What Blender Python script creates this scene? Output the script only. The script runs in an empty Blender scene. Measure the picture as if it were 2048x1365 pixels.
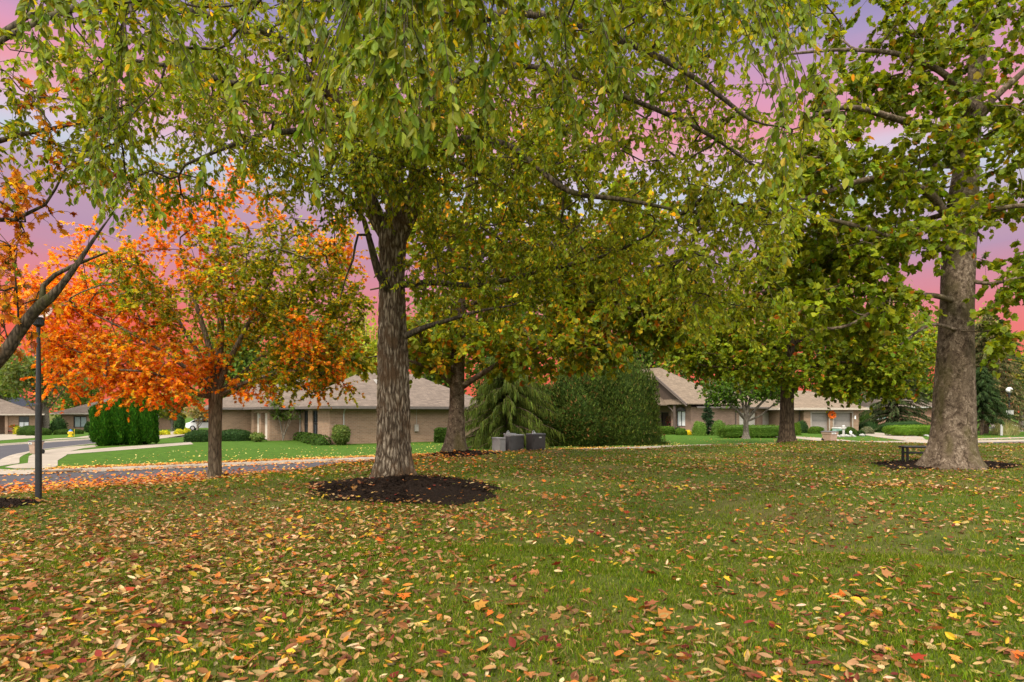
import bpy, bmesh, math, random
import numpy as np
from mathutils import Vector

SC = bpy.context.scene
COL = SC.collection
R = math.radians
rng = np.random.default_rng(7)

# ------------------------------------------------------------------ mesh helper
class MB:
    """collects vertices, faces and leaf colours, links them as ONE mesh object"""
    def __init__(self):
        self.V, self.L, self.S, self.C, self.n, self.hascol = [], [], [], [], 0, False
    def add(self, v, faces, col=None):
        v = np.asarray(v, float).reshape(-1, 3)
        if isinstance(faces, np.ndarray):
            self.L.append(faces.ravel() + self.n); self.S.append(np.full(len(faces), faces.shape[1]))
        else:
            self.L.append(np.concatenate([np.asarray(f) for f in faces]) + self.n)
            self.S.append(np.array([len(f) for f in faces]))
        if col is not None:
            c = np.asarray(col, float)
            if c.ndim == 1: c = np.tile(c, (len(v), 1))
            self.hascol = True
        else:
            c = np.ones((len(v), 3)) * .5
        self.V.append(v); self.C.append(c); self.n += len(v)
        return self
    def box(self, x0, x1, y0, y1, z0, z1, col=None):
        v = [(x0,y0,z0),(x1,y0,z0),(x1,y1,z0),(x0,y1,z0),(x0,y0,z1),(x1,y0,z1),(x1,y1,z1),(x0,y1,z1)]
        f = [(0,3,2,1),(4,5,6,7),(0,1,5,4),(1,2,6,5),(2,3,7,6),(3,0,4,7)]
        return self.add(v, f, col)
    def quad(self, a, b, c, d, col=None):
        return self.add([a, b, c, d], [(0,1,2,3)], col)
    def build(self, name, mat, parent=None, smooth=False, local=False, bevel=0):
        me = bpy.data.meshes.new(name)
        v = np.concatenate(self.V) if self.V else np.zeros((0, 3))
        if parent is not None and not local:
            v = v - np.array(parent.location)
        l = np.concatenate(self.L).astype(np.int32); s = np.concatenate(self.S).astype(np.int32)
        me.vertices.add(len(v)); me.vertices.foreach_set('co', v.astype(np.float32).ravel())
        me.loops.add(len(l)); me.loops.foreach_set('vertex_index', l)
        me.polygons.add(len(s))
        me.polygons.foreach_set('loop_start', np.concatenate([[0], np.cumsum(s)[:-1]]).astype(np.int32))
        me.polygons.foreach_set('use_smooth', np.full(len(s), bool(smooth)))
        me.update(calc_edges=True)
        if self.hascol:
            at = me.attributes.new('col', 'FLOAT_COLOR', 'POINT')
            c = np.concatenate(self.C); c4 = np.ones((len(c), 4), np.float32); c4[:, :3] = np.clip(c, 0, 1)
            at.data.foreach_set('color', c4.ravel())
        me.validate()
        me.materials.append(mat)
        o = bpy.data.objects.new(name, me); COL.objects.link(o)
        if parent is not None: o.parent = parent
        if bevel:
            m = o.modifiers.new('bevel', 'BEVEL'); m.width = bevel; m.segments = 2; m.limit_method = 'ANGLE'
        return o

def empty(name, loc, rz=0, label=None, cat=None, group=None):
    o = bpy.data.objects.new(name, None); COL.objects.link(o)
    o.location = loc; o.rotation_euler = (0, 0, rz); o.empty_display_size = .2
    tag(o, label, cat, group)
    return o
def tag(o, label=None, cat=None, group=None, kind=None):
    if label: o['label'] = label
    if cat: o['category'] = cat
    if group: o['group'] = group
    if kind: o['kind'] = kind
    return o

# ------------------------------------------------------------------ camera geometry (photo pixels, 2048 x 1365)
FP, HX, HY, CZ = 1200.0, 1024.0, 825.0, 1.5
def W(px, py, d):                      # pixel at depth d -> world point
    return np.array([(px-HX)/FP*d, d, CZ+(HY-py)/FP*d])
def sstep(t):
    t = np.clip(t, 0, 1); return t*t*(3-2*t)
RZ, FL = -0.83, -0.70                  # road bed and far lawns
def tilt(x, y):
    return -0.7*sstep((-np.asarray(x, float)-26)/42.0)*sstep((np.asarray(y, float)-10)/20)
# far kerb of the street and crest of the near lawn
FCX = np.array([-90,-17,  8, 14, 20, 26, 34, 45, 60, 90, 140.])
FCY = np.array([-20.6,22.8,37.6,40.6,42.3,43.6,45.6,48.6,53.0,63,80.])
def yfar(x): return np.interp(x, FCX, FCY)
def ynear(x): return np.interp(x, FCX+3.1, FCY-5.3)
CX = np.array([-60,-30,-14,-9.5,-6.9,-4.7,-3.4,-1.0,-0.3, 8,14.7,18,30,60,140.])
CY = np.array([-20,-4, 4.5, 9.6,13.3,17.0,20.6,22.6,22.8,26,31,28.6,28,36,60.])
def h(x, y):                           # terrain height
    x = np.asarray(x, float); y = np.asarray(y, float)
    yc = np.interp(x, CX, CY); yr = ynear(x)-0.6
    yr = np.maximum(yr, yc+2.0)
    s = sstep((y-yc)/(yr-yc))
    bump = .035*np.sin(x*.7+y*.3)+.025*np.sin(y*.9-x*.4+1)+.02*np.sin(x*1.7+1.3*y)
    fade = sstep((y-2)/4)
    return bump*(1-s)*fade + RZ*s + tilt(x, y)
def on_street(x, y):
    return (y > ynear(x)) & (y < yfar(x))
SRX = np.array([-21.4,-24.5,-27.3,-28.8,-29.8,-30,-29.5,-28]); SRY = np.array([25.6,29.5,34,38.5,43,48,56,70.])
SLX = np.array([-31.5,-32.2,-33.5,-35.5,-37,-37.6,-37.5,-36]); SLY = np.array([16.5,20,27,34,41,46,56,70.])
def gz(x, y):                          # walking surface incl. raised far lawns
    z = float(h(x, y))
    if y > float(yfar(x))+.5:
        sr = np.interp(y, SRY, SRX); sl = np.interp(y, SLY, SLX)
        if sl < x < sr and y < 70: return float(RZ+.02+tilt(x, y))
        return float(FL+tilt(x, y))
    if y > float(ynear(x)): return float(RZ+.02+tilt(x, y))
    return z
def hit(px, py):                       # ground point seen at a pixel
    d = 2.0
    while d < 160:
        p = W(px, py, d)
        if p[2] <= gz(p[0], p[1]): break
        d += .05
    return np.array([p[0], p[1], gz(p[0], p[1])])
def P(px, py, z=FL):                   # pixel -> point on the far lawn level
    t = 0.0
    for _ in range(6):
        d = (CZ-z-t)*FP/(py-HY); x = (px-HX)/FP*d; t = float(tilt(x, d))
    return (x, d)

# ------------------------------------------------------------------ materials
def new_mat(name):
    m = bpy.data.materials.new(name); m.use_nodes = True
    nt = m.node_tree; nt.nodes.clear()
    out = nt.nodes.new('ShaderNodeOutputMaterial'); return m, nt, out
def N(nt, t, **kw):
    n = nt.nodes.new(t)
    for k, v in kw.items():
        if k in n.inputs: n.inputs[k].default_value = v
        else: setattr(n, k, v)
    return n
def ramp(nt, fac, stops, interp='LINEAR'):
    r = nt.nodes.new('ShaderNodeValToRGB'); r.color_ramp.interpolation = interp
    e = r.color_ramp.elements
    while len(e) > 1: e.remove(e[-1])
    for i, (p, c) in enumerate(stops):
        k = e[0] if i == 0 else e.new(p)
        k.position = p; k.color = (*c, 1) if len(c) == 3 else c
    nt.links.new(fac, r.inputs['Fac']); return r
def coords(nt, scale=(1,1,1), kind='Object'):
    tc = nt.nodes.new('ShaderNodeTexCoord'); mp = nt.nodes.new('ShaderNodeMapping')
    mp.inputs['Scale'].default_value = scale
    nt.links.new(tc.outputs[kind], mp.inputs['Vector']); return mp.outputs['Vector']
def geo_pos(nt, scale=(1,1,1)):
    g = nt.nodes.new('ShaderNodeNewGeometry'); mp = nt.nodes.new('ShaderNodeMapping')
    mp.inputs['Scale'].default_value = scale
    nt.links.new(g.outputs['Position'], mp.inputs['Vector']); return mp.outputs['Vector']
def noise(nt, vec, scale, detail=4, rough=.55, dist=0):
    n = N(nt, 'ShaderNodeTexNoise', Scale=scale, Detail=detail, Roughness=rough, Distortion=dist)
    nt.links.new(vec, n.inputs['Vector']); return n.outputs['Fac']
def mixc(nt, fac, a, b, mode='MIX'):
    m = nt.nodes.new('ShaderNodeMix'); m.data_type = 'RGBA'; m.blend_type = mode
    for s, v in ((0, fac), (6, a), (7, b)):
        if isinstance(v, (int, float)): m.inputs[s].default_value = v
        elif isinstance(v, tuple): m.inputs[s].default_value = (*v, 1)
        else: nt.links.new(v, m.inputs[s])
    return m.outputs[2]
def bump(nt, hgt, strength=.5, dist=.02):
    b = N(nt, 'ShaderNodeBump', Strength=strength, Distance=dist)
    nt.links.new(hgt, b.inputs['Height']); return b.outputs['Normal']
def principled(nt, out, color, rough=.7, spec=.3, normal=None, metallic=0):
    p = nt.nodes.new('ShaderNodeBsdfPrincipled')
    p.inputs['Roughness'].default_value = rough; p.inputs['Specular IOR Level'].default_value = spec
    p.inputs['Metallic'].default_value = metallic
    if isinstance(color, tuple): p.inputs['Base Color'].default_value = (*color, 1)
    else: nt.links.new(color, p.inputs['Base Color'])
    if normal is not None: nt.links.new(normal, p.inputs['Normal'])
    nt.links.new(p.outputs[0], out.inputs['Surface']); return p
M = {}
def plain(name, c, rough=.6, spec=.4, var=.15, scale=6, metallic=0, bmp=0):
    """a painted or moulded surface with slight mottling"""
    m, nt, out = new_mat(name)
    v = coords(nt); n = noise(nt, v, scale, 5)
    c1 = tuple(max(0, x*(1-var)) for x in c); c2 = tuple(min(1, x*(1+var)) for x in c)
    r = ramp(nt, n, [(.3, c1), (.7, c2)])
    principled(nt, out, r.outputs[0], rough, spec, bump(nt, noise(nt, v, scale*6), bmp, .01) if bmp else None, metallic)
    M[name] = m; return m
def leafmat(name, trans=.46, rough=.42, spec=.14, gain=1.0, tgain=(1.45, 1.3, .5)):
    m, nt, out = new_mat(name)
    a = N(nt, 'ShaderNodeAttribute', attribute_name='col')
    base = a.outputs['Color']
    p = nt.nodes.new('ShaderNodeBsdfPrincipled'); p.inputs['Roughness'].default_value = rough
    p.inputs['Specular IOR Level'].default_value = spec
    nt.links.new(base, p.inputs['Base Color'])
    t = nt.nodes.new('ShaderNodeBsdfTranslucent')
    nt.links.new(mixc(nt, 1.0, base, tgain, 'MULTIPLY'), t.inputs['Color'])
    mx = N(nt, 'ShaderNodeMixShader', Fac=trans)
    nt.links.new(p.outputs[0], mx.inputs[1]); nt.links.new(t.outputs[0], mx.inputs[2])
    nt.links.new(mx.outputs[0], out.inputs['Surface'])
    M[name] = m; return m
leafmat('leaf'); leafmat('dry_leaf', .12, .75, .12, tgain=(1.1, 1.0, .8)); leafmat('needle', .15, .6, .05)
leafmat('grass_blade', .3, .6, .05)

def bark(name, dark, mid, light, su=9.0, sv=1.4, bumpd=.03, patch=None, moss=None):
    m, nt, out = new_mat(name)
    v = coords(nt, (su, su, sv)); w = coords(nt)
    vo = N(nt, 'ShaderNodeTexVoronoi', feature='DISTANCE_TO_EDGE', Scale=1.0)
    n1 = noise(nt, v, 1.3, 6, .6)
    wv = nt.nodes.new('ShaderNodeVectorMath'); wv.operation = 'ADD'
    nz = N(nt, 'ShaderNodeTexNoise', Scale=1.1, Detail=3); nt.links.new(v, nz.inputs['Vector'])
    nt.links.new(v, wv.inputs[0]); nt.links.new(nz.outputs['Color'], wv.inputs[1])
    nt.links.new(wv.outputs[0], vo.inputs['Vector'])
    mul = N(nt, 'ShaderNodeMath', operation='MULTIPLY_ADD'); mul.inputs[1].default_value = 1.7
    nt.links.new(vo.outputs['Distance'], mul.inputs[0])
    k = N(nt, 'ShaderNodeMath', operation='MULTIPLY'); k.inputs[1].default_value = .55
    nt.links.new(n1, k.inputs[0]); nt.links.new(k.outputs[0], mul.inputs[2])
    col = ramp(nt, mul.outputs[0], [(.18, dark), (.42, mid), (.78, light)]).outputs[0]
    big = noise(nt, w, 2.2, 4)
    if patch: col = mixc(nt, ramp(nt, big, [(.48, (0,0,0)), (.62, (.85,.85,.85))]).outputs[0], col, patch)
    if moss:
        big2 = noise(nt, coords(nt, (1.3,1.3,.6)), 2.6, 5)
        col = mixc(nt, ramp(nt, big2, [(.52, (0,0,0)), (.66, (.6,.6,.6))]).outputs[0], col, moss)
    fine = noise(nt, w, 60, 4)
    col = mixc(nt, .35, col, ramp(nt, fine, [(.3, (.35,.35,.35)), (.7, (1,1,1))]).outputs[0], 'MULTIPLY')
    principled(nt, out, col, .9, .12, bump(nt, mul.outputs[0], .9, bumpd))
    M[name] = m; return m
bark('elm_bark', (.018,.011,.007), (.125,.088,.058), (.37,.30,.22), 15, 3.0, .05, patch=(.11,.065,.035))
m, nt, out = new_mat('sycamore_bark')
v = coords(nt, (1,1,.75)); fl = noise(nt, v, 8.5, 9, .78, .35); md = noise(nt, v, 4.2, 8, .72, .3); big = noise(nt, coords(nt, (1.2,1.2,.5)), 1.6, 4)
col = ramp(nt, fl, [(.34, (.022,.015,.010)), (.44, (.075,.052,.034)), (.50, (.15,.11,.078)), (.54, (.20,.15,.105)), (.60, (.30,.235,.175)), (.68, (.40,.335,.26))]).outputs[0]
col = mixc(nt, ramp(nt, md, [(.50, (0,0,0)), (.54, (.7,.7,.7))]).outputs[0], col, mixc(nt, fl, (.03,.022,.014), (.16,.115,.075)))
col = mixc(nt, ramp(nt, big, [(.48, (0,0,0)), (.62, (.55,.55,.55))]).outputs[0], col, (.085,.075,.022))
fine = noise(nt, v, 48, 5, .7); col = mixc(nt, .5, col, ramp(nt, fine, [(.3, (.4,.4,.4)), (.7, (1.15,1.15,1.15))]).outputs[0], 'MULTIPLY')
principled(nt, out, col, .92, .1, bump(nt, fl, .9, .03)); M['sycamore_bark'] = m
bark('maple_bark', (.04,.03,.02), (.125,.095,.062), (.21,.165,.11), 16, 3, .012, moss=(.07,.062,.022))
bark('brown_bark', (.02,.014,.009), (.065,.044,.028), (.12,.085,.055), 12, 2.5, .015)
bark('grey_bark', (.06,.052,.042), (.17,.145,.115), (.27,.24,.19), 14, 4, .012)
bark('dark_limb_bark', (.018,.014,.010), (.06,.048,.033), (.13,.10,.07), 14, 4, .01, moss=(.10,.10,.03))

# lawn
def lawn_mat(name, c1, c2, c3, dry=None):
    m, nt, out = new_mat(name)
    v = geo_pos(nt); big = noise(nt, v, .35, 5); mid = noise(nt, v, 2.6, 5, .65); fine = noise(nt, v, 38, 4, .7)
    col = ramp(nt, mid, [(.3, c1), (.5, c2), (.72, c3)]).outputs[0]
    if dry: col = mixc(nt, ramp(nt, big, [(.42, (0,0,0)), (.64, (.8,.8,.8))]).outputs[0], col, dry)
    col = mixc(nt, .65, col, ramp(nt, fine, [(.25, (.3,.3,.3)), (.75, (1.25,1.25,1.25))]).outputs[0], 'MULTIPLY')
    principled(nt, out, col, .9, .1, bump(nt, fine, .8, .04)); M[name] = m
lawn_mat('ground_mat', (.035,.052,.007), (.07,.10,.012), (.115,.12,.028), dry=(.13,.10,.035))
lawn_mat('far_lawn_mat', (.035,.078,.006), (.05,.11,.008), (.075,.14,.012))

m, nt, out = new_mat('asphalt')
v = geo_pos(nt); fine = noise(nt, v, 60, 3, .7); big = noise(nt, v, .5, 5)
col = mixc(nt, big, (.035,.034,.04), (.06,.057,.062)); 
col = mixc(nt, .6, col, ramp(nt, fine, [(.3, (.5,.5,.5)), (.75, (1.5,1.5,1.5))]).outputs[0], 'MULTIPLY')
principled(nt, out, col, .85, .25, bump(nt, fine, .5, .01)); M['asphalt'] = m
m, nt, out = new_mat('concrete')
v = geo_pos(nt); fine = noise(nt, v, 30, 4, .7); big = noise(nt, v, .8, 6)
col = ramp(nt, big, [(.3, (.22,.185,.145)), (.7, (.32,.27,.215))]).outputs[0]
col = mixc(nt, .4, col, ramp(nt, fine, [(.3, (.6,.6,.6)), (.7, (1.1,1.1,1.1))]).outputs[0], 'MULTIPLY')
principled(nt, out, col, .85, .2, bump(nt, fine, .3, .01)); M['concrete'] = m
m, nt, out = new_mat('mulch')
v = geo_pos(nt, (1,1,2)); fine = noise(nt, v, 26, 6, .75); big = noise(nt, v, 3, 4)
col = ramp(nt, fine, [(.32, (.006,.004,.003)), (.55, (.020,.012,.008)), (.76, (.075,.044,.026))]).outputs[0]
principled(nt, out, col, .95, .08, bump(nt, fine, 1, .05)); M['mulch'] = m

# brick, in house coordinates: x+y runs along every wall
def brick_mat(name, c1, c2, mortar):
    m, nt, out = new_mat(name)
    tc = nt.nodes.new('ShaderNodeTexCoord'); sp = nt.nodes.new('ShaderNodeSeparateXYZ')
    nt.links.new(tc.outputs['Object'], sp.inputs[0])
    ad = N(nt, 'ShaderNodeMath', operation='ADD'); nt.links.new(sp.outputs[0], ad.inputs[0]); nt.links.new(sp.outputs[1], ad.inputs[1])
    cb = nt.nodes.new('ShaderNodeCombineXYZ'); nt.links.new(ad.outputs[0], cb.inputs[0]); nt.links.new(sp.outputs[2], cb.inputs[1])
    b = N(nt, 'ShaderNodeTexBrick', Scale=1.0)
    b.inputs['Color1'].default_value = (*c1, 1); b.inputs['Color2'].default_value = (*c2, 1); b.inputs['Mortar'].default_value = (*mortar, 1)
    b.inputs['Brick Width'].default_value = .31; b.inputs['Row Height'].default_value = .105; b.inputs['Mortar Size'].default_value = .013
    b.inputs['Bias'].default_value = -.1
    nt.links.new(cb.outputs[0], b.inputs['Vector'])
    big = noise(nt, coords(nt), .9, 5)
    col = mixc(nt, .5, b.outputs['Color'], ramp(nt, big, [(.3, (.75,.72,.7)), (.7, (1.1,1.08,1.05))]).outputs[0], 'MULTIPLY')
    principled(nt, out, col, .9, .15, bump(nt, b.outputs['Fac'], -.4, .01)); M[name] = m
brick_mat('tan_brick', (.30,.19,.125), (.22,.14,.09), (.30,.235,.175))
brick_mat('pink_brick', (.27,.17,.125), (.20,.125,.095), (.26,.20,.165))
brick_mat('red_brick', (.34,.15,.09), (.27,.12,.08), (.36,.30,.25))
def shingle_mat(name, c1, c2):
    m, nt, out = new_mat(name)
    tc = nt.nodes.new('ShaderNodeTexCoord'); sp = nt.nodes.new('ShaderNodeSeparateXYZ')
    nt.links.new(tc.outputs['Object'], sp.inputs[0])
    ad = N(nt, 'ShaderNodeMath', operation='ADD'); nt.links.new(sp.outputs[0], ad.inputs[0]); nt.links.new(sp.outputs[1], ad.inputs[1])
    cb = nt.nodes.new('ShaderNodeCombineXYZ'); nt.links.new(ad.outputs[0], cb.inputs[0]); nt.links.new(sp.outputs[2], cb.inputs[1])
    b = N(nt, 'ShaderNodeTexBrick', Scale=1.0)
    b.inputs['Color1'].default_value = (*c1, 1); b.inputs['Color2'].default_value = (*c2, 1)
    b.inputs['Mortar'].default_value = (*[x*.55 for x in c2], 1)
    b.inputs['Brick Width'].default_value = .42; b.inputs['Row Height'].default_value = .085; b.inputs['Mortar Size'].default_value = .008
    nt.links.new(cb.outputs[0], b.inputs['Vector'])
    n = noise(nt, coords(nt), 3.5, 5, .7)
    col = mixc(nt, .55, b.outputs['Color'], ramp(nt, n, [(.3, (.6,.58,.56)), (.7, (1.25,1.2,1.15))]).outputs[0], 'MULTIPLY')
    principled(nt, out, col, .9, .15); M[name] = m
shingle_mat('brown_shingle', (.175,.138,.112), (.12,.094,.077))
shingle_mat('tan_shingle', (.215,.165,.12), (.15,.115,.085))
shingle_mat('slate_shingle', (.05,.055,.075), (.035,.04,.055))
plain('quoin_stone', (.30,.205,.14), .9, .15, .2, 3)
plain('trim_brown', (.085,.062,.05), .6, .3)
plain('trim_grey', (.33,.29,.25), .6, .3)
plain('gutter_tan', (.40,.34,.28), .5, .4)
plain('gutter_dark', (.12,.10,.09), .5, .4)
plain('white_paint', (.40,.385,.36), .5, .4, .06)
plain('garage_grey', (.27,.24,.22), .55, .35, .08)
plain('garage_tan', (.58,.52,.47), .55, .35, .08)
plain('door_cream', (.62,.55,.47), .55, .35, .08)
plain('siding_brown', (.065,.046,.035), .7, .2)
plain('dark_frame', (.03,.028,.027), .45, .4)
plain('window_glass', (.06,.075,.085), .08, .6, .2, 1.5)
plain('curtain_glass', (.30,.36,.36), .12, .6, .15, 3)
plain('blind_white', (.66,.68,.70), .3, .5, .05)
plain('porch_dark', (.05,.035,.028), .9, .1)
plain('black_metal', (.018,.018,.019), .42, .5, .2, 20)
plain('cabinet_grey', (.085,.08,.082), .55, .35, .12, 5)
plain('cabinet_light', (.26,.25,.25), .55, .35, .1, 5)
plain('cabinet_brown', (.045,.037,.035), .55, .35, .15, 5)
plain('steel', (.45,.45,.45), .35, .5, .1, 10, .8)
plain('bin_tan', (.33,.225,.165), .6, .35, .12, 6)
plain('bin_lid', (.085,.075,.07), .6, .35, .12, 6)
plain('white_label', (.5,.49,.47), .5, .3, .05)
plain('ink', (.03,.03,.03), .6, .2)
plain('hydrant_yellow', (.75,.50,.02), .5, .4)
plain('hydrant_blue', (.05,.16,.50), .5, .4)
plain('box_green', (.20,.33,.28), .6, .3)
plain('white_rock', (.30,.29,.27), .9, .1, .2, 8, 0, .5)
plain('white_globe', (.85,.85,.84), .25, .4, .03)
plain('red_paint', (.42,.06,.05), .5, .4)
plain('car_white', (.75,.76,.78), .3, .5, .04)
plain('car_glass', (.02,.025,.03), .08, .6)
plain('tyre', (.02,.02,.02), .85, .2)
plain('tail_red', (.45,.02,.02), .3, .5)
plain('terracotta', (.20,.10,.06), .8, .2)
plain('iron', (.05,.048,.045), .6, .4)
m, nt, out = new_mat('clear_globe')
gl = N(nt, 'ShaderNodeBsdfGlossy', Roughness=.05); tr = nt.nodes.new('ShaderNodeBsdfTransparent')
tr.inputs['Color'].default_value = (.93,.93,.93,1)
lw = N(nt, 'ShaderNodeLayerWeight', Blend=.25); mx = nt.nodes.new('ShaderNodeMixShader')
k = N(nt, 'ShaderNodeMath', operation='MULTIPLY'); k.inputs[1].default_value = .45
nt.links.new(lw.outputs['Fresnel'], k.inputs[0]); nt.links.new(k.outputs[0], mx.inputs[0])
nt.links.new(tr.outputs[0], mx.inputs[1]); nt.links.new(gl.outputs[0], mx.inputs[2]); nt.links.new(mx.outputs[0], out.inputs['Surface'])
M['clear_globe'] = m

# ------------------------------------------------------------------ curves and tubes
def unit(v):
    v = np.asarray(v, float); return v/np.maximum(np.linalg.norm(v, axis=-1, keepdims=True), 1e-9)
def catmull(pts, step=.25):
    p = np.asarray(pts, float); p = np.vstack([2*p[0]-p[1], p, 2*p[-1]-p[-2]]); o = []
    for i in range(1, len(p)-2):
        n = max(1, int(np.linalg.norm(p[i+1, :3]-p[i, :3])/step))
        for t in np.arange(n)/n:
            o.append(.5*(2*p[i]+(p[i+1]-p[i-1])*t+(2*p[i-1]-5*p[i]+4*p[i+1]-p[i+2])*t*t+(3*p[i]-p[i-1]-3*p[i+1]+p[i+2])*t**3))
    o.append(p[-2]); return np.array(o)
def tube(mb, pts, rad, k=6, rfun=None, cap=False, col=None):
    pts = np.asarray(pts, float); n = len(pts); rad = np.broadcast_to(np.asarray(rad, float), (n,))
    T = np.gradient(pts, axis=0); T = unit(T)
    a = np.array([0, 0, 1.]) if abs(T[0][2]) < .9 else np.array([1., 0, 0])
    u = unit(np.cross(T[0], a)); U = []
    for t in T:
        u = unit(u - t*np.dot(u, t)); U.append(u)
    U = np.array(U); Vv = np.cross(T, U)
    th = np.arange(k)/k*2*math.pi
    rr = rad[:, None]*np.ones((1, k))
    if rfun is not None: rr = rr*rfun(th[None, :], np.arange(n)[:, None], pts)
    v = pts[:, None, :] + rr[..., None]*(np.cos(th)[None, :, None]*U[:, None, :] + np.sin(th)[None, :, None]*Vv[:, None, :])
    i = np.arange(n-1)[:, None]*k; j = np.arange(k)[None, :]; j2 = (j+1) % k
    f = np.stack([i+j, i+j2, i+k+j2, i+k+j], -1).reshape(-1, 4)
    mb.add(v.reshape(-1, 3), f, col)
    if cap: mb.add(v[-1], [tuple(range(k))], col); mb.add(v[0], [tuple(range(k))[::-1]], col)
def lathe(mb, cx, cy, prof, k=16, col=None):
    tubepts = []; th = np.arange(k)/k*2*math.pi; n = len(prof)
    v = np.array([[(cx+r*math.cos(t), cy+r*math.sin(t), z) for t in th] for r, z in prof]).reshape(-1, 3)
    i = np.arange(n-1)[:, None]*k; j = np.arange(k)[None, :]; j2 = (j+1) % k
    mb.add(v, np.stack([i+j, i+j2, i+k+j2, i+k+j], -1).reshape(-1, 4), col)

# ------------------------------------------------------------------ leaves
OVATE = (np.array([(0,0,0),(.28,.23,.06),(.66,.20,.05),(1,0,-.06),(.66,-.20,.05),(.28,-.23,.06)]),
         np.array([(0,3,2,1),(0,5,4,3)]))
CURL = (np.array([(0,0,.05),(.14,.13,.09),(.36,.235,.13),(.62,.21,.15),(.84,.11,.15),(1,0,.16),(.84,-.11,.15),(.62,-.21,.15),(.36,-.235,.13),(.14,-.13,.09),(.36,0,.0),(.64,0,.02)]),
        [(0,10,2,1),(10,11,3,2),(11,5,4,3),(0,9,8,10),(10,8,7,11),(11,7,6,5)])
_half = [(.02,.16),(.16,.50),(.36,.28),(.62,.46),(.66,.15)]
LOBED = (np.array([(0,0,0)]+[(x,y,.05*abs(y)*2) for x,y in _half]+[(1,0,-.04)]+[(x,-y,.05*abs(y)*2) for x,y in _half[::-1]]),
         [(0,6,5,4,3,2,1),(0,11,10,9,8,7,6)])
_h2 = [(-.06,.16),(.06,.42),(.22,.50),(.34,.40),(.52,.48),(.62,.44),(.74,.20)]
BROAD = (np.array([(0,0,0)]+[(x,y,.12*y*y-.05*x) for x,y in _h2]+[(1,0,-.10)]+[(x,-y,.12*y*y-.05*x) for x,y in _h2[::-1]]),
         [(0,8,7,6,5,4,3,2,1),(0,15,14,13,12,11,10,9,8)])
DIAM = (np.array([(0,0,0),(.5,.28,.03),(1,0,0),(.5,-.28,.03)]), np.array([(0,3,2,1)]))
STRIP = (np.array([(0,.5,0),(0,-.5,0),(1,-.12,0),(1,.12,0)]), np.array([(0,1,2,3)]))
def leaves(mb, pos, axis, nrm, size, col, tpl=OVATE, wid=1.0):
    n = len(pos)
    if n == 0: return
    A = unit(axis); Nn = nrm - A*np.sum(nrm*A, 1, keepdims=True); Nn = unit(Nn); S = np.cross(Nn, A)
    tv, tf = tpl; k = len(tv); size = np.broadcast_to(np.asarray(size, float), (n,)); wid = np.broadcast_to(np.asarray(wid, float), (n,))
    v = pos[:, None, :] + size[:, None, None]*(A[:, None, :]*tv[None, :, 0:1] + wid[:, None, None]*S[:, None, :]*tv[None, :, 1:2] + Nn[:, None, :]*tv[None, :, 2:3])
    off = (np.arange(n)*k)
    c = np.repeat(np.asarray(col, float), k, axis=0) if np.ndim(col) == 2 else np.tile(col, (n*k, 1))
    if isinstance(tf, np.ndarray) and not np.any(tf[:, -1] == tf[:, -2]):
        mb.add(v.reshape(-1, 3), (off[:, None, None]+tf[None]).reshape(-1, tf.shape[1]), c)
    else:
        fl = [tuple(dict.fromkeys(f)) for f in (tf.tolist() if isinstance(tf, np.ndarray) else tf)]
        flat = np.concatenate([np.array(f) for f in fl]); sz = np.array([len(f) for f in fl])
        mb.L.append((off[:, None]+flat[None]).ravel()+mb.n); mb.S.append(np.tile(sz, n))
        mb.V.append(v.reshape(-1, 3)); mb.C.append(c); mb.n += n*k; mb.hascol = True
def rand_dir(n, r=rng):
    return unit(r.normal(size=(n, 3)))
def palette(n, cols, wts, r=rng, jit=.18):
    """a colour of its own for each leaf"""
    w = np.asarray(wts, float); w = w/w.sum()
    c = np.asarray(cols, float)[r.choice(len(cols), n, p=w)]
    return np.clip(c*(1+r.normal(0, jit, (n, 1)))*(1+r.normal(0, .08, (n, 3))), .002, .95)

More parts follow.
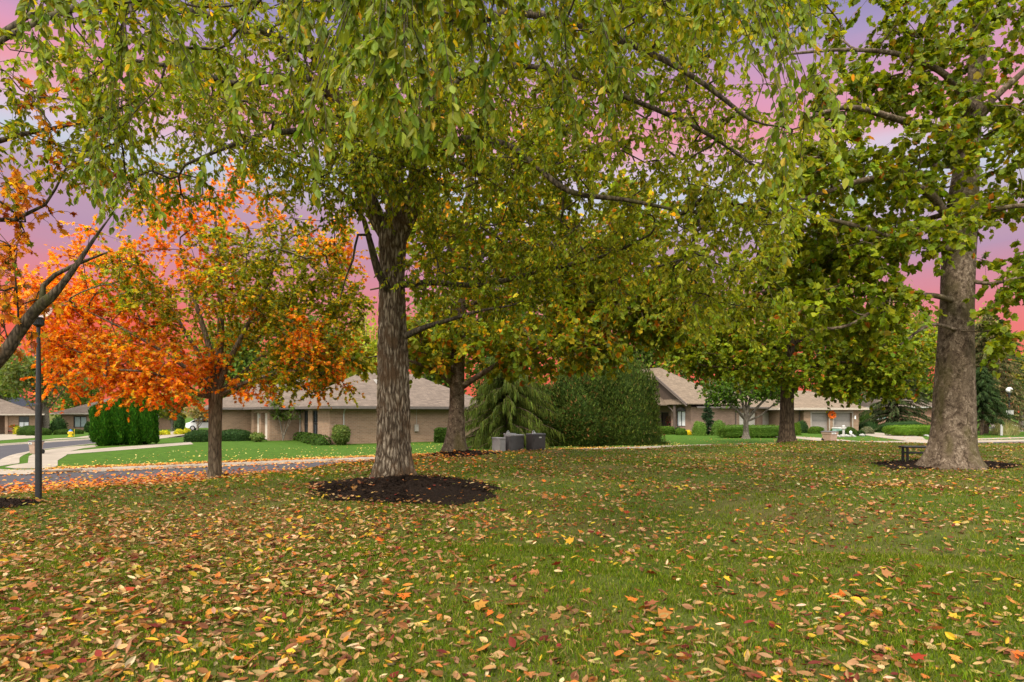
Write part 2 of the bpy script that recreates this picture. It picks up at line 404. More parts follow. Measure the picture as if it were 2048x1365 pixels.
# ------------------------------------------------------------------ tree growth
def in_blobs(blobs, r, flat=2.4):
    """points inside a union of ellipsoids (cx,cy,cz,rx,ry,rz,n)"""
    o = []
    for (cx, cy, cz, rx, ry, rz, n) in blobs:
        d = rand_dir(n, r); q = r.random(n)**(1/flat)
        o.append(np.array([cx, cy, cz]) + d*q[:, None]*np.array([rx, ry, rz]))
    return np.concatenate(o)
def grow(limbs, att, r, r_tip=.006, power=.44, sag=0.0, kids=.3, rmax=9):
    """limbs: list of (points[n,4] with radius); every attractor is joined to the nearest wood by a curved bough"""
    pos, par, rad, fixed = [], [], [], []
    for L in limbs:
        s = len(pos)
        for i, q in enumerate(L):
            pos.append(q[:3]); par.append(s+i-1 if i else -1); rad.append(q[3]); fixed.append(True)
    pos = [np.array(p) for p in pos]
    base = np.array(pos); dist = np.array([np.min(np.linalg.norm(base-a, axis=1)) for a in att])
    chains = []
    cap = 30000; arr = np.zeros((cap, 3)); arr[:len(pos)] = base; cnt = len(pos)
    for ai in np.argsort(dist):
        a = att[ai]
        dv = a - arr[:cnt]; dd = np.linalg.norm(dv, axis=1) + .25*np.maximum(0, -dv[:, 2])
        j = int(np.argmin(dd)); p0 = arr[j]; L = np.linalg.norm(a-p0)
        pj = par[j]; dr = unit(p0-arr[pj]) if pj >= 0 else unit(a-p0)
        c1 = p0 + dr*L*.35 + r.normal(0, .07*L, 3)
        n = max(2, int(L/.28)); t = (np.arange(1, n+1)/n)[:, None]
        pts = (1-t)**2*p0 + 2*t*(1-t)*c1 + t*t*a + r.normal(0, .012, (n, 3)); pts[:, 2] -= sag*L*(t[:, 0]*(1-t[:, 0]))
        ids = [j]
        for q in pts:
            pos.append(q); arr[cnt] = q; par.append(ids[-1]); rad.append(0); fixed.append(False); ids.append(cnt); cnt += 1
        chains.append(ids)
    count = np.zeros(cnt)
    for c in chains: count[c[-1]] += 1
    for i in range(cnt-1, -1, -1):
        if par[i] >= 0 and not fixed[i]: count[par[i]] += count[i]
    rr = np.array([rad[i] if fixed[i] else min(r_tip*max(1, count[i])**power, rmax) for i in range(cnt)])
    out = []
    for c in chains:
        q = rr[c].copy(); q[0] = min(q[0]*.85, q[1]*1.25); out.append((arr[c].copy(), q))
    tips = [(arr[c[-1]].copy(), unit(arr[c[-1]]-arr[c[-2]])) for c in chains]
    return out, tips
def strands(tipp, tipd, per, seg, length, droop, spread, r):
    """hanging or spraying twigs: arrays (n, seg+1, 3)"""
    n = len(tipp)*per
    p = np.repeat(tipp, per, 0); d0 = np.repeat(tipd, per, 0)
    d = unit(d0*(1-spread) + rand_dir(n, r)*spread*1.3)
    L = r.uniform(length[0], length[1], n); dr = r.uniform(droop[0], droop[1], n)
    out = [p]
    for s in range(seg):
        d = unit(d + np.array([0, 0, -1.])*(dr/seg)[:, None] + r.normal(0, .10, (n, 3)))
        p = p + d*(L/seg)[:, None]; out.append(p)
    return np.stack(out, 1)
def thin(mb, st, r0, r1, col=None):
    """all twigs at once, three-sided"""
    n, k, _ = st.shape
    T = unit(np.gradient(st, axis=1)); a = np.array([.31, .72, .62])
    U = unit(np.cross(T, a)); Vv = np.cross(T, U)
    rad = np.linspace(r0, r1, k)[None, :, None]
    ring = [st + rad*(math.cos(t)*U+math.sin(t)*Vv) for t in (0, 2.094, 4.189)]
    v = np.stack(ring, 2).reshape(-1, 3)
    i = (np.arange(n)*k*3)[:, None, None] + (np.arange(k-1)*3)[None, :, None] + np.arange(3)[None, None, :]
    j = (np.arange(n)*k*3)[:, None, None] + (np.arange(k-1)*3)[None, :, None] + ((np.arange(3)+1) % 3)[None, None, :]
    mb.add(v, np.stack([i, j, j+3, i+3], -1).reshape(-1, 4), col)
def along(st, m, r):
    """m leaf seats on each twig: positions and twig directions"""
    n, k, _ = st.shape
    t = r.uniform(.08, 1, (n, m))*(k-1); i = np.minimum(t.astype(int), k-2); f = (t-i)[..., None]
    a = np.take_along_axis(st, i[..., None].repeat(3, 2), 1); b = np.take_along_axis(st, (i+1)[..., None].repeat(3, 2), 1)
    return (a+(b-a)*f).reshape(-1, 3), unit(b-a).reshape(-1, 3)
# ------------------------------------------------------------------ camera, light, sky
cam = bpy.data.cameras.new('camera'); co = bpy.data.objects.new('camera', cam); COL.objects.link(co)
co.location = (0, 0, CZ); co.rotation_euler = (R(90), 0, 0)
cam.sensor_width = 36; cam.lens = 36*FP/2048; cam.shift_y = (HY-682.5)/2048; cam.clip_end = 3000; cam.clip_start = .05
cam.dof.use_dof = True; cam.dof.focus_distance = 11; cam.dof.aperture_fstop = 4.0
SC.camera = co
SUN_EL, SUN_AZ = 48, 212               # soft light from behind the viewer, a little to the left
sd = Vector((math.sin(R(SUN_AZ))*math.cos(R(SUN_EL)), math.cos(R(SUN_AZ))*math.cos(R(SUN_EL)), math.sin(R(SUN_EL))))
sl = bpy.data.lights.new('sun', 'SUN'); sl.energy = 3.4; sl.angle = R(7); sl.color = (1, .89, .74)
so = bpy.data.objects.new('sun', sl); COL.objects.link(so); so.rotation_euler = sd.to_track_quat('Z', 'Y').to_euler()
w = bpy.data.worlds.new('World'); SC.world = w; w.use_nodes = True
nt = w.node_tree; nt.nodes.clear()
out = nt.nodes.new('ShaderNodeOutputWorld')
sky = nt.nodes.new('ShaderNodeTexSky'); sky.sky_type = 'NISHITA'; sky.sun_disc = False
sky.sun_elevation = R(SUN_EL); sky.sun_rotation = R(SUN_AZ); sky.air_density = 1.2; sky.dust_density = 2
bg = N(nt, 'ShaderNodeBackground', Strength=.10); nt.links.new(sky.outputs[0], bg.inputs['Color'])
tc = nt.nodes.new('ShaderNodeTexCoord'); sp = nt.nodes.new('ShaderNodeSeparateXYZ'); nt.links.new(tc.outputs['Generated'], sp.inputs[0])
mp = nt.nodes.new('ShaderNodeMapping'); mp.inputs['Scale'].default_value = (1.6, 1.6, 7); mp.inputs['Location'].default_value = (.3, .1, .2)
nt.links.new(tc.outputs['Generated'], mp.inputs['Vector'])
nz = noise(nt, mp.outputs['Vector'], 1.5, 5, .5)
def math_n(op, a, b=None, clamp=False):
    n = nt.nodes.new('ShaderNodeMath'); n.operation = op; n.use_clamp = clamp
    for i, v in enumerate((a, b)):
        if v is None: continue
        if isinstance(v, (int, float)): n.inputs[i].default_value = v
        else: nt.links.new(v, n.inputs[i])
    return n.outputs[0]
el = math_n('ADD', sp.outputs['Z'], math_n('MULTIPLY', math_n('SUBTRACT', nz, .5), .12))
el = math_n('ADD', el, math_n('MULTIPLY', sp.outputs['X'], .03))
def s2l(c): return tuple((x/255/12.92 if x/255 < .04045 else ((x/255+.055)/1.055)**2.4) for x in c)
sun_set = ramp(nt, el, [(0, s2l((238,104,78))), (.09, s2l((246,104,84))), (.135, s2l((242,122,116))), (.18, s2l((226,140,152))), (.235, s2l((190,153,180))),
    (.275, s2l((196,160,182))), (.325, s2l((207,214,228))), (.365, s2l((226,203,222))), (.405, s2l((243,158,172))),
    (.445, s2l((228,160,190))), (.485, s2l((178,158,198))), (.53, s2l((152,144,188))), (.58, s2l((142,142,190)))])
LUM = 3.8
over = ramp(nt, sp.outputs['Z'], [(0, (LUM*.42, LUM*.41, LUM*.395)), (.5, (LUM*.8, LUM*.78, LUM*.75)), (1, (LUM, LUM*.98, LUM*.94))])
front = math_n('MULTIPLY', math_n('SUBTRACT', 1, math_n('MULTIPLY', math_n('SUBTRACT', sp.outputs['Z'], .58), 9, True)),
               math_n('MULTIPLY', math_n('ADD', sp.outputs['Y'], .05), 3.2, True), True)
cloud = mixc(nt, front, over.outputs[0], sun_set.outputs[0])
bg2 = N(nt, 'ShaderNodeBackground', Strength=1.0); nt.links.new(cloud, bg2.inputs['Color'])
ms = N(nt, 'ShaderNodeMixShader', Fac=.96)
nt.links.new(bg.outputs[0], ms.inputs[1]); nt.links.new(bg2.outputs[0], ms.inputs[2]); nt.links.new(ms.outputs[0], out.inputs['Surface'])
vs = SC.view_settings; vs.view_transform = 'Standard'; vs.look = 'None'; vs.gamma = 1; vs.exposure = 0
SC.render.engine = 'CYCLES'
cy = SC.cycles; cy.max_bounces = 8; cy.diffuse_bounces = 3; cy.glossy_bounces = 2; cy.transmission_bounces = 4; cy.transparent_max_bounces = 8
cy.use_denoising = True

# ------------------------------------------------------------------ ground, street, pavements
def grid_sheet(name, xs, ys, zf, mat):
    X, Y = np.meshgrid(xs, ys); Z = zf(X, Y); nx, ny = len(xs), len(ys)
    i = np.arange(ny-1)[:, None]*nx + np.arange(nx-1)[None, :]
    mb = MB(); mb.add(np.stack([X, Y, Z], -1).reshape(-1, 3), np.stack([i, i+1, i+nx+1, i+nx], -1).reshape(-1, 4))
    return tag(mb.build(name, mat, smooth=True), kind='structure')
xs = np.concatenate([[-900,-500,-300,-200,-140,-110], np.arange(-90,-30,1.5), np.arange(-30,34,.4), np.arange(34,90,1.5), [95,120,160,250,450,900]])
ys = np.concatenate([[-300,-100,-50,-25,-12], np.arange(-6,48,.4), np.arange(48,110,2), [115,140,180,260,400,800,1500]])
grid_sheet('ground', xs, ys, h, M['ground_mat'])
def flat(name, poly, z, mat, step=3.0, kind='structure'):
    bm = bmesh.new(); vs_ = [bm.verts.new((x, y, 0)) for x, y in poly]; bm.faces.new(vs_)
    bmesh.ops.triangulate(bm, faces=bm.faces[:])
    bx = [p[0] for p in poly]; by = [p[1] for p in poly]
    if min(bx) < -24:
        for ax, lo, hi in ((0, min(bx), min(max(bx), -20)), (1, min(by), min(max(by), 40))):
            q = lo + step
            while q < hi:
                no = (1,0,0) if ax == 0 else (0,1,0); c = (q,0,0) if ax == 0 else (0,q,0)
                bmesh.ops.bisect_plane(bm, geom=bm.verts[:]+bm.edges[:]+bm.faces[:], plane_co=c, plane_no=no); q += step
    for v in bm.verts: v.co.z = z + float(tilt(v.co.x, v.co.y))
    bmesh.ops.recalc_face_normals(bm, faces=bm.faces[:])
    if bm.faces and sum(f.normal.z for f in bm.faces) < 0: bmesh.ops.reverse_faces(bm, faces=bm.faces[:])
    me = bpy.data.meshes.new(name); bm.to_mesh(me); bm.free(); me.materials.append(mat)
    o = bpy.data.objects.new(name, me); COL.objects.link(o); return tag(o, kind=kind)
def offset(pts, d):
    p = np.asarray(pts, float); t = unit(np.gradient(p, axis=0)); return p + d*np.stack([-t[:, 1], t[:, 0]], 1)
def dense(pts, step=1.0):
    q = np.column_stack([np.asarray(pts, float), np.zeros(len(pts))]); return catmull(q, step)[:, :2]
def sweep(name, pts, prof, mat):
    """profile (offset to the left, z) along a line"""
    pts = np.asarray(pts, float); t = unit(np.gradient(pts, axis=0)); nn = np.stack([-t[:, 1], t[:, 0]], 1)
    k = len(prof); n = len(pts); v = np.zeros((n, k, 3))
    for j, (o_, z) in enumerate(prof):
        v[:, j, :2] = pts + nn*o_; v[:, j, 2] = z + tilt(v[:, j, 0], v[:, j, 1])
    i = np.arange(n-1)[:, None]*k; j = np.arange(k-1)[None, :]
    mb = MB(); mb.add(v.reshape(-1, 3), np.stack([i+j, i+k+j, i+k+j+1, i+j+1], -1).reshape(-1, 4)[:, ::-1])
    return tag(mb.build(name, mat), kind='structure')
main_far = [(x, float(yfar(x))) for x in np.concatenate([np.arange(-88, 10, 2.0), np.arange(10, 60, 2.0), np.arange(62, 138, 4)])]
mf = dense(main_far, 2)
sweep('road', mf, [(.1, RZ+.024), (-2, RZ+.034), (-4, RZ+.034), (-6.15, RZ+.020)], M['asphalt'])
right_edge = list(zip(SRX, SRY)); left_edge = list(zip(SLX, SLY))
corner = [(-21.3,25.0),(-21.0,24.0),(-20.3,23.1),(-19.2,22.6),(-18.2,22.7),(-17,23.2)]
block_line = dense([(-27,84)]+right_edge[::-1]+corner+[(x, float(yfar(x))+.4) for x in np.concatenate([np.arange(-15, 60, 1.5), [70, 90, 110, 136]])], .7)
left_line = dense([(-88,-17.6),(-60,-1.0),(-42,9.0),(-36,12.2),(-33.2,13.9),(-31.8,15.6)]+left_edge+[(-35,84)], .9)
side = left_edge + [(-35,84),(-27,84)] + right_edge[::-1] + [(-20,21),(-28,16.2)]
flat('side_street', [(-33,14.2)]+side, RZ+.030, M['asphalt'], 2.0)
KERB = [(-.50, RZ+.036), (-.12, RZ+.045), (-.02, FL+.005), (.28, FL+.012)]
# the far block runs round the corner: kerb on its street side (right of travel direction is the street)
sweep('kerb', block_line, KERB, M['concrete'])
sweep('kerb', left_line, KERB, M['concrete'])
bl = offset(block_line, .2); ll = offset(left_line, .2)
flat('lawn', [tuple(p) for p in bl]+[(138,300),(-27,300)], FL, M['far_lawn_mat'], 3.0)
flat('lawn', [tuple(p) for p in ll]+[(-35,300),(-160,300),(-160,-60)], FL, M['far_lawn_mat'], 3.0)
def pxpoly(pp, z=FL): return [P(a, b, z) for a, b in pp]
flat('pavement', [(-18.2,23.4),(-18.4,24.3),(-20.6,27.2),(-22.6,30.4),(-25.0,34.0),(-26.7,38.0),(-27.0,39.6),(-28.2,39.4),(-28.2,38.0),(-26.8,34.0),(-24.0,29.8),(-20.9,25.9),(-20.7,24.9),(-20.2,23.9),(-19.3,23.3)], FL+.016, M['concrete'], 1.5)
flat('path', pxpoly([(112,905.5),(121,910.5),(250,900.5),(387,889.2),(381,884.8),(240,894.5)]), FL+.014, M['concrete'], 2)
flat('path', pxpoly([(127,896.5),(140,900),(192,894.8),(189,890.3)]), FL+.014, M['concrete'], 2)
flat('driveway', pxpoly([(236,878),(309,880),(377,869.5),(420,862),(376,859),(309,868.5)]), FL+.018, M['concrete'], 3)
flat('driveway', pxpoly([(0,885.5),(68,880.2),(76,877),(40,866.5),(-60,862),(-200,872),(-170,889)], FL-.18), FL+.02, M['concrete'], 2)
flat('driveway', pxpoly([(76,884.5),(120,881.6),(187,877.5),(187,872.3),(150,878),(110,879.8)], FL-.1), FL+.016, M['concrete'], 2)
flat('path', pxpoly([(1500,872),(1592,877.5),(1672,886.3),(1762,890.0),(1830,888.6),(1812,882.6),(1720,883.4),(1650,877),(1592,873.6),(1560,868)]), FL+.016, M['concrete'], 3)
flat('driveway', pxpoly([(1742,865.3),(1700,866.8),(1722,869.5),(1748,874),(1812,882.6),(1830,888.6),(1900,887.2),(1851,880),(1845,874.5),(1770,867.2)]), FL+.022, M['concrete'], 3)
sweep('path', [P(a, b) for a, b in ((1936,879.5),(1985,878),(2048,876),(2160,873))], [(-.7, FL+.016), (.7, FL+.016)], M['concrete'])
flat('road', pxpoly([(1965,857.2),(2010,858.6),(2140,861),(2140,855.5),(1960,854.2)]), FL+.02, M['asphalt'], 3)
flat('driveway', pxpoly([(1983,854.2),(2049,854.4),(2020,848.5),(1998,843.2),(1978,843.2)]), FL+.03, M['concrete'], 3)
flat('path', pxpoly([(1960,859.3),(1960,861),(2050,864),(2140,866),(2140,864),(2050,862)]), FL+.022, M['concrete'], 3)
# storm drain at the corner
dr = empty('storm_drain', (*P(119, 938.5, FL), FL), R(31), 'dark iron storm drain set in the kerb beside the corner pavement', 'drain')
mb = MB(); mb.box(-.75, .75, -.45, .1, -.11, .018); mb.build('hood', M['concrete'], dr, local=True, bevel=.03)
mb = MB(); mb.box(-.65, .65, -.62, -.452, -.115, -.06); [mb.box(-.6+i*.15, -.52+i*.15, -.75, -.622, -.10, -.075) for i in range(8)]; mb.build('grate', M['iron'], dr, local=True)

# ------------------------------------------------------------------ houses
def wall(mb, a, b, z0, z1, ops=(), th=.24, reveal=None):
    """a wall from a to b (outside on the right of a->b), with openings (s0, s1, z0, z1) and their reveals"""
    a = np.array(a, float); b = np.array(b, float); L = np.linalg.norm(b-a); u = (b-a)/L; n = np.array([u[1], -u[0]])
    sx = sorted({0, L, *[o[0] for o in ops], *[o[1] for o in ops]}); sz = sorted({z0, z1, *[o[2] for o in ops], *[o[3] for o in ops]})
    pt = lambda s, z, d=0: (*(a+u*s-n*d), z)
    for i in range(len(sx)-1):
        for j in range(len(sz)-1):
            ms_, mz = (sx[i]+sx[i+1])/2, (sz[j]+sz[j+1])/2
            if any(o[0] < ms_ < o[1] and o[2] < mz < o[3] for o in ops): continue
            mb.quad(pt(sx[i], sz[j]), pt(sx[i+1], sz[j]), pt(sx[i+1], sz[j+1]), pt(sx[i], sz[j+1]))
    for o in ops:
        for (p, q) in (((o[0], o[2]), (o[0], o[3])), ((o[0], o[3]), (o[1], o[3])), ((o[1], o[3]), (o[1], o[2])), ((o[1], o[2]), (o[0], o[2]))):
            mb.quad(pt(*p), pt(*q), pt(*q, th), pt(*p, th))
    return u, n
def window(parent, a, b, op, frame='dark_frame', pane='window_glass', mull=(1, 1), d=.10, blind=None, name='window', fw=.07):
    a = np.array(a, float); b = np.array(b, float); u = unit(b-a); n = np.array([u[1], -u[0]])
    s0, s1, z0, z1 = op
    def bar(mb, sa, sb, za, zb, d0, d1):
        c = [(*(a+u*s-n*dd), z) for z in (za, zb) for dd in (d0, d1) for s in (sa, sb)]
        mb.add(c, [(0,1,5,4),(2,6,7,3),(0,4,6,2),(1,3,7,5),(4,5,7,6),(0,2,3,1)])
    mb = MB()
    bar(mb, s0, s0+fw, z0, z1, d-.04, d+.06); bar(mb, s1-fw, s1, z0, z1, d-.04, d+.06)
    bar(mb, s0+fw, s1-fw, z0, z0+fw, d-.04, d+.06); bar(mb, s0+fw, s1-fw, z1-fw, z1, d-.04, d+.06)
    for i in range(1, mull[0]): q = s0+(s1-s0)*i/mull[0]; bar(mb, q-.03, q+.03, z0+fw, z1-fw, d-.03, d+.05)
    for i in range(1, mull[1]): q = z0+(z1-z0)*i/mull[1]; bar(mb, s0+fw, s1-fw, q-.025, q+.025, d-.028, d+.05)
    f = mb.build(name, M[frame], parent, local=True)
    mb = MB(); bar(mb, s0+fw, s1-fw, z0+fw, z1-fw, d+.062, d+.08); mb.build('pane', M[pane], f, local=True)
    if blind:
        mb = MB(); bar(mb, s0+fw+.01, s1-fw-.01, z0+fw+.01, z0+(z1-z0)*blind, d+.03, d+.058); mb.build('blind', M['blind_white'], f, local=True)
    return f
def garage_door(parent, a, b, op, mat, d=.3, rows=5, cols=4, handle=True):
    a = np.array(a, float); b = np.array(b, float); u = unit(b-a); n = np.array([u[1], -u[0]]); s0, s1, z0, z1 = op
    def bar(mb, sa, sb, za, zb, d0, d1):
        c = [(*(a+u*s-n*dd), z) for z in (za, zb) for dd in (d0, d1) for s in (sa, sb)]
        mb.add(c, [(0,1,5,4),(2,6,7,3),(0,4,6,2),(1,3,7,5),(4,5,7,6),(0,2,3,1)])
    mb = MB(); rh = (z1-z0)/rows
    for i in range(rows):
        bar(mb, s0, s1, z0+rh*i+.004, z0+rh*(i+1)-.004, d, d+.05)
        cw = (s1-s0)/cols
        for j in range(cols): bar(mb, s0+cw*j+.08, s0+cw*(j+1)-.08, z0+rh*i+.1, z0+rh*(i+1)-.1, d-.010, d-.001)
    g = mb.build('garage_door', M[mat], parent, local=True)
    if handle: mb = MB(); bar(mb, (s0+s1)/2-.08, (s0+s1)/2+.08, z0+.35, z0+.39, d-.06, d-.025); mb.build('handle', M['dark_frame'], g, local=True)
    return g
def hip(mb, x0, x1, y0, y1, z, ridge, th=.05):
    """hipped roof; ridge = two points (x, y, z)"""
    r0, r1 = ridge
    v = [(x0,y0,z),(x1,y0,z),(x1,y1,z),(x0,y1,z), r0, r1]
    if abs(r0[0]-r1[0]) > abs(r0[1]-r1[1]): f = [(0,1,5,4),(1,2,5),(2,3,4,5),(3,0,4)]
    else: f = [(0,1,4),(1,2,5,4),(2,3,5),(3,0,4,5)]
    mb.add(v, f); mb.add([(x0,y0,z-th),(x1,y0,z-th),(x1,y1,z-th),(x0,y1,z-th)], [(3,2,1,0)])
    mb.add([(x0,y0,z-th),(x1,y0,z-th),(x1,y1,z-th),(x0,y1,z-th),(x0,y0,z),(x1,y0,z),(x1,y1,z),(x0,y1,z)], [(0,1,5,4),(1,2,6,5),(2,3,7,6),(3,0,4,7)])
def gutters(mb, x0, x1, y0, y1, z, w=.11, hh=.15, sides='fblr'):
    if 'f' in sides: mb.box(x0-w, x1+w, y0-w, y0-.003, z-hh, z+.03)
    if 'b' in sides: mb.box(x0-w, x1+w, y1+.003, y1+w, z-hh, z+.03)
    if 'l' in sides: mb.box(x0-w, x0-.003, y0, y1, z-hh, z+.03)
    if 'r' in sides: mb.box(x1+.003, x1+w, y0, y1, z-hh, z+.03)
def downspout(parent, x, y, z1, mat, dx=0, dy=-1):
    mb = MB(); tube(mb, [(x, y, .12), (x, y, z1-.45), (x+dx*.12, y+dy*.12, z1-.28), (x+dx*.5, y+dy*.5, z1-.06)], .045, 6); tube(mb, [(x, y, .16), (x+dx*.2, y+dy*.2, .06)], .045, 6)
    return mb.build('downspout', M[mat], parent, local=True)
def quoins(parent, cx, cy, ux, uy, z1, wdt=.62, row=.36):
    """proud blocks on a corner; ux, uy point along the two walls away from the corner"""
    mb = MB(); z = .05; i = 0
    while z+row < z1:
        wa = wdt if i % 2 else wdt*.62; wb = wdt*.62 if i % 2 else wdt; pr = .014
        xa, xb = sorted((cx-ux*pr, cx+ux*wa)); ya, yb = sorted((cy-uy*pr, cy+uy*wb))
        if ux > 0: ya2, yb2 = (cy-pr, cy+.1) if uy > 0 else (cy-.1, cy+pr)
        else: ya2, yb2 = (cy-pr, cy+.1) if uy > 0 else (cy-.1, cy+pr)
        mb.box(xa, xb, ya2, yb2, z+.012, z+row-.012)
        xa2, xb2 = (cx-pr, cx+.1) if ux > 0 else (cx-.1, cx+pr)
        if uy > 0: mb.box(xa2, xb2, cy+.1002, yb, z+.012, z+row-.012)
        else: mb.box(xa2, xb2, ya, cy-.1002, z+.012, z+row-.012)
        z += row; i += 1
    return mb.build('quoin', M['tan_brick'], parent, local=True)

R33 = R(33)
# --- house A: brick ranch house in the middle
A = empty('brick_house', (-12.4, 40.8, FL), R33, 'tan brick ranch house with a wide hipped roof behind the furrowed tree trunk', 'house')
WH = 2.55
mb = MB()
opW = [(3.0, 4.4, .5, 2.35), (5.7, 6.9, .25, 2.35)]         # distances measured from the front corner
wall(mb, (0, 0), (12.5, 0), -.3, WH)
wall(mb, (0, 8), (0, 0), -.3, WH, [(8-o[1], 8-o[0], o[2], o[3]) for o in opW])
wall(mb, (-2.3, 8), (0, 8), -.3, WH)
opG = [(.9, 3.35, 0, 2.15), (4.3, 6.75, 0, 2.15)]
wall(mb, (-2.3, 16), (-2.3, 8), -.3, WH, [(8-o[1], 8-o[0], o[2], o[3]) for o in opG], .35)
wall(mb, (-4.9, 16), (-2.3, 16), -.3, WH); wall(mb, (-4.9, 23), (-4.9, 16), -.3, WH); wall(mb, (12.5, 0), (12.5, 11), -.3, WH)
wall(mb, (12.5, 11), (6, 11), -.3, WH); wall(mb, (6, 11), (6, 23), -.3, WH); wall(mb, (6, 23), (-4.9, 23), -.3, WH)
mb.build('wall', M['tan_brick'], A, local=True)
for o in opW: window(A, (0, 8), (0, 0), (8-o[1], 8-o[0], o[2], o[3]), mull=(2, 2))
for o in opG: garage_door(A, (-2.3, 16), (-2.3, 8), (8-o[1], 8-o[0], o[2], o[3]), 'door_cream')
mb = MB(); hip(mb, -.65, 13.2, -.65, 11.6, WH+.06, ((4.0, 5.3, 5.36), (8.4, 5.3, 5.36)))
rf = mb.build('roof', M['brown_shingle'], A, local=True)
mb = MB(); hip(mb, -2.95, 6.6, 7.4, 15.3, WH+.052, ((1.2, 10.5, 4.6), (1.2, 12.8, 4.6)))
hip(mb, -5.5, 6.6, 15.35, 23.6, WH+.048, ((-1.2, 19.4, 4.9), (2.4, 19.4, 4.9)))
mb.build('wing_roof', M['brown_shingle'], A, local=True)
mb = MB(); gutters(mb, -.65, 13.2, -.65, 11.6, WH+.04, sides='flr'); gutters(mb, -2.95, -.7, 7.4, 15.2, WH+.03, sides='fl'); gutters(mb, -5.5, -3.05, 15.35, 23.6, WH+.028, sides='fl')
mb.build('gutter', M['gutter_dark'], A, local=True)
mb = MB(); mb.box(4.5, 5.0, 3.1, 4.1, 4.15, 4.75); mb.build('skylight', M['white_paint'], A, local=True).rotation_euler = (0, 0, 0)
mb = MB(); mb.box(.6, 1.6, 11.2, 12.2, 4.3, 5.05); mb.box(.5, 1.7, 11.1, 12.3, 5.052, 5.12); mb.build('roof_vent', M['trim_grey'], A, local=True)
quoins(A, 0, 0, 1, 1, WH); quoins(A, -2.3, 8, 1, 1, WH)
downspout(A, .95, -.06, WH, 'white_paint'); downspout(A, -.06, 7.85, WH, 'white_paint', -1, 0); downspout(A, -4.75, 15.94, WH, 'white_paint')
mb = MB(); mb.box(-2.40, -2.305, 11.65, 11.9, 1.75, 2.05); mb.build('wall_lantern', M['white_paint'], A, local=True)
mb = MB(); mb.box(6.2, 6.5, -.14, -.003, .8, 1.3); tube(mb, [(6.35, -.05, 1.3), (6.35, -.05, 2.45)], .02, 6); mb.build('meter_box', M['trim_grey'], A, local=True)

# --- house B: gabled house to the right
B = empty('gabled_house', (18.5, 62, FL), R33, 'brick house with a steep gabled porch and arched window beside the big evergreen mound', 'house')
mb = MB(); WB = 2.75
opF = [(7.9, 11.1, 0, 2.15), (12.1, 15.4, 0, 2.15)]
wall(mb, (0, 0), (17.4, 0), -.3, WB, opF, .35)
wall(mb, (0, 2.7), (0, 0), -.3, WB+.3, [(.75, 1.95, .7, 2.35)])
wall(mb, (1.6, 7.2), (1.6, 2.7), -.3, WB+2, [(1.6, 2.7, 0, 2.2)]); wall(mb, (1.6, 2.7), (0, 2.7), -.3, WB+.3); wall(mb, (-.6, 16), (-.6, 7.2), -.3, WB+.1)
wall(mb, (-.6, 7.2), (1.6, 7.2), -.3, WB+.1); wall(mb, (17.4, 0), (17.4, 9), -.3, WB); wall(mb, (17.4, 9), (7, 9), -.3, WB); wall(mb, (7, 9), (7, 18), -.3, WB); wall(mb, (7, 18), (-.6, 18), -.3, WB); wall(mb, (-.6, 18), (-.6, 16), -.3, WB)
mb.build('wall', M['pink_brick'], B, local=True)
for o in opF: garage_door(B, (0, 0), (17.4, 0), o, 'garage_tan')
window(B, (0, 2.7), (0, 0), (.75, 1.95, .7, 2.35), pane='curtain_glass', mull=(2, 1), blind=.97)
# arched head of that window
mb = MB(); th = np.linspace(0, math.pi, 13); c = [(-.02, 2.7-1.35-.66*math.cos(t), 2.35+.42*math.sin(t)) for t in th]
mb.add(c+[(-.02, 1.35, 2.35)], [(13, i+1, i) for i in range(12)]); ah = mb.build('arched_window_head', M['window_glass'], B, local=True)
mb = MB(); tube(mb, [(-.05, y, z) for _, y, z in c], .06, 6); mb.build('arch_trim', M['trim_brown'], ah, local=True)
window(B, (1.6, 7.2), (1.6, 2.7), (1.6, 2.7, 0, 2.2), pane='porch_dark', mull=(1, 2), name='front_door')
mb = MB(); hip(mb, -1.3, 7.6, -.65, 18.7, WB+.3, ((2.2, 6.4, 7.3), (2.2, 12.5, 7.3))); mb.build('roof', M['tan_shingle'], B, local=True)
mb = MB(); hip(mb, 4.0, 18.1, -.66, 9.6, WB+.05, ((6.5, 4.3, 4.9), (13.5, 4.3, 4.9))); mb.build('garage_roof', M['tan_shingle'], B, local=True)
def gable(u0, u1, vm, half, z0, rise, over, wallmat, nm):
    """gable facing -u with its ridge along u"""
    mb = MB(); t = .10
    for sg in (-1, 1):
        e = (vm+sg*half, z0); r_ = (vm, z0+rise)
        q = [(u0-over, e[0], e[1]), (u1, e[0], e[1]), (u1, r_[0], r_[1]), (u0-over, r_[0], r_[1])]
        if sg > 0: q = q[::-1]
        mb.add(q+[(a_, b_, c_-t) for a_, b_, c_ in q], [(0,1,2,3),(7,6,5,4),(0,4,5,1),(1,5,6,2),(2,6,7,3),(3,7,4,0)])
    g = mb.build(nm, M['tan_shingle'], B, local=True)
    mb = MB(); ins = .35; k = rise/half
    mb.add([(u0, vm-half+ins, z0-.12), (u0, vm+half-ins, z0-.12), (u0, vm, z0+rise-ins*k-.02)], [(0,2,1)])
    mb.add([(u0+.12, vm-half+ins, z0-.12), (u0+.12, vm+half-ins, z0-.12), (u0+.12, vm, z0+rise-ins*k-.02)], [(0,1,2)]); mb.build('gable_siding', M[wallmat], g, local=True)
    mb = MB()
    for sg in (-1, 1):
        a_ = np.array([u0-over-.06, vm+sg*(half+.06), z0-.10]); b_ = np.array([u0-over-.06, vm, z0+rise-.02])
        for dz, w_ in ((-.26, .055), (-.06, .05)): 
            tube(mb, [a_+[0,0,dz+.1], b_+[0,0,dz+.1]], w_*1.6, 4)
    mb.build('bargeboard', M['trim_brown'], g, local=True)
    return g
